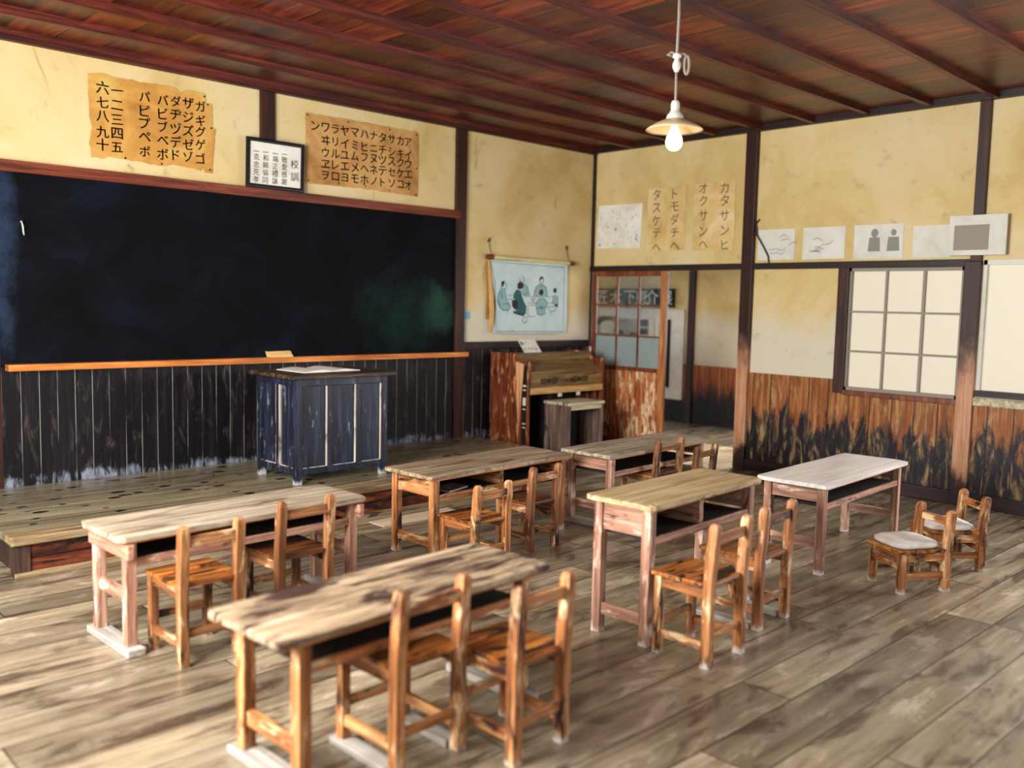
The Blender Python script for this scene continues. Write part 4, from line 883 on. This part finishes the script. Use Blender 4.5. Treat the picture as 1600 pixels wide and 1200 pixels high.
for i, (ya, yb, z0, z1) in enumerate(((-2.285, -2.70, 2.20, 2.51), (-2.79, -3.23, 2.20, 2.51), (-3.32, -3.79, 2.19, 2.51), (-3.88, -4.22, 2.19, 2.48))):
    s = tag(obj('drawing_sheet', prism(bmesh.new(), [(ya, z1), (yb, z1), (yb, z0), (ya, z0)], RD, 0.003, 0.006), M['sheet']), names[i], 'poster', 'faded drawings in a row on the right wall')
    if i == 3: continue
    bm = bmesh.new(); random.seed(30+i)
    if i == 2:
        for cy, r in ((-3.52, 0.035), (-3.70, 0.026)):
            poly(bm, [(cy+r*math.cos(q*PI/5), 2.43+1.2*r*math.sin(q*PI/5)) for q in range(10)], RW(0.0078)); poly(bm, [(cy-0.05, 2.39), (cy+0.05, 2.39), (cy+0.06, 2.26), (cy-0.06, 2.26)], RW(0.0078))
    else:
        for k in range(7):
            y = ya-0.07-random.random()*0.28; z = z0+0.06+random.random()*0.18
            stroke(bm, [(y, z), (y-0.05, z+random.uniform(-0.02, 0.03)), (y-0.10, z+random.uniform(-0.03, 0.03))], 0.008, RW(0.0078))
    obj('faint_drawing', bm, M['grey_ink'], s)
gp = thing('framed_panel', 'cream framed grey panel mounted across the tall post by the window', 'panel', (-0.055, -4.42, 2.20))
obj('frame', boxes((-0.02, 0, -0.27, 0.20, 0.0, 0.345)), M['sheet'], gp, 0.004)
obj('panel_face', boxes((-0.026, -0.018, -0.13, 0.155, 0.045, 0.26)), M['greybox'], gp)
bm = bmesh.new(); tube(bm, [(-0.02, -2.30, 2.62), (-0.02, -2.26, 2.58), (-0.03, -2.28, 2.46), (-0.03, -2.36, 2.34), (-0.03, -2.42, 2.24), (-0.03, -2.43, 2.17)], 0.008, 6)
tag(obj('wall_cable', bm, M['pin']), 'thin dark cable curling beside the tall dark post', 'cable')

# ------------------------------------------------------------------ pendant lamp
lx, ly = -3.854, -4.02
lp = thing('pendant_lamp', 'lit bulb under a white enamel shade hanging from the ceiling', 'lamp', (lx, ly, 3.58))
bm = bmesh.new(); tube(bm, [(0, 0, 0.02), (0.004, 0, -0.15), (0, 0, -0.30), (-0.003, 0, -0.37)], 0.009, 8); tube(bm, [(-0.003, 0, -0.46), (0, 0, -0.56), (0, 0, -0.66)], 0.008, 8)
obj('cord', bm, M['cord'], lp, smooth=True)
bm = bmesh.new(); lathe(bm, [(0.012, -0.365), (0.028, -0.375), (0.028, -0.392), (0.014, -0.40), (0.018, -0.41), (0.026, -0.43), (0.026, -0.45), (0.014, -0.475), (0.010, -0.48)], 14)
obj('cord_adjuster', bm, M['porcelain'], lp, smooth=True)
bm = bmesh.new(); q = []
for i in range(15):
    a = i/14*2*PI; q.append((0.042+0.014*math.sin(a)*0.72, -0.042-0.014*math.sin(a)*0.69, -0.435+0.055*math.cos(a)))
tube(bm, q, 0.009, 6); q = [(0.0, 0, -0.375), (0.03, -0.03, -0.37), (0.042, -0.042, -0.385)]; tube(bm, q, 0.008, 6)
q = [(0.0, 0, -0.37), (-0.025, 0.025, -0.362), (-0.04, 0.04, -0.375), (-0.02, 0.02, -0.385)]; tube(bm, q, 0.009, 6)
obj('cord_loop', bm, M['cord'], lp, smooth=True)['label'] = 'knotted loops of spare cord'
bm = bmesh.new(); lathe(bm, [(0.010, -0.64), (0.024, -0.65), (0.028, -0.67), (0.026, -0.70), (0.034, -0.715), (0.048, -0.73), (0.054, -0.752), (0.054, -0.768)], 20)
obj('lamp_socket', bm, M['porcelain'], lp, smooth=True)
bm = bmesh.new(); lathe(bm, [(0.050, -0.752), (0.075, -0.762), (0.120, -0.782), (0.160, -0.806), (0.172, -0.818), (0.172, -0.822), (0.160, -0.811), (0.120, -0.787), (0.075, -0.767), (0.050, -0.757)], 40, cap=False)
obj('lamp_shade', bm, M['enamel'], lp, smooth=True)
bm = bmesh.new(); lathe(bm, [(0.018, -0.768), (0.020, -0.80), (0.030, -0.825), (0.046, -0.86), (0.052, -0.89), (0.046, -0.915), (0.028, -0.936), (0.006, -0.943)], 24)
bu = obj('light_bulb', bm, M['bulb'], lp, smooth=True)
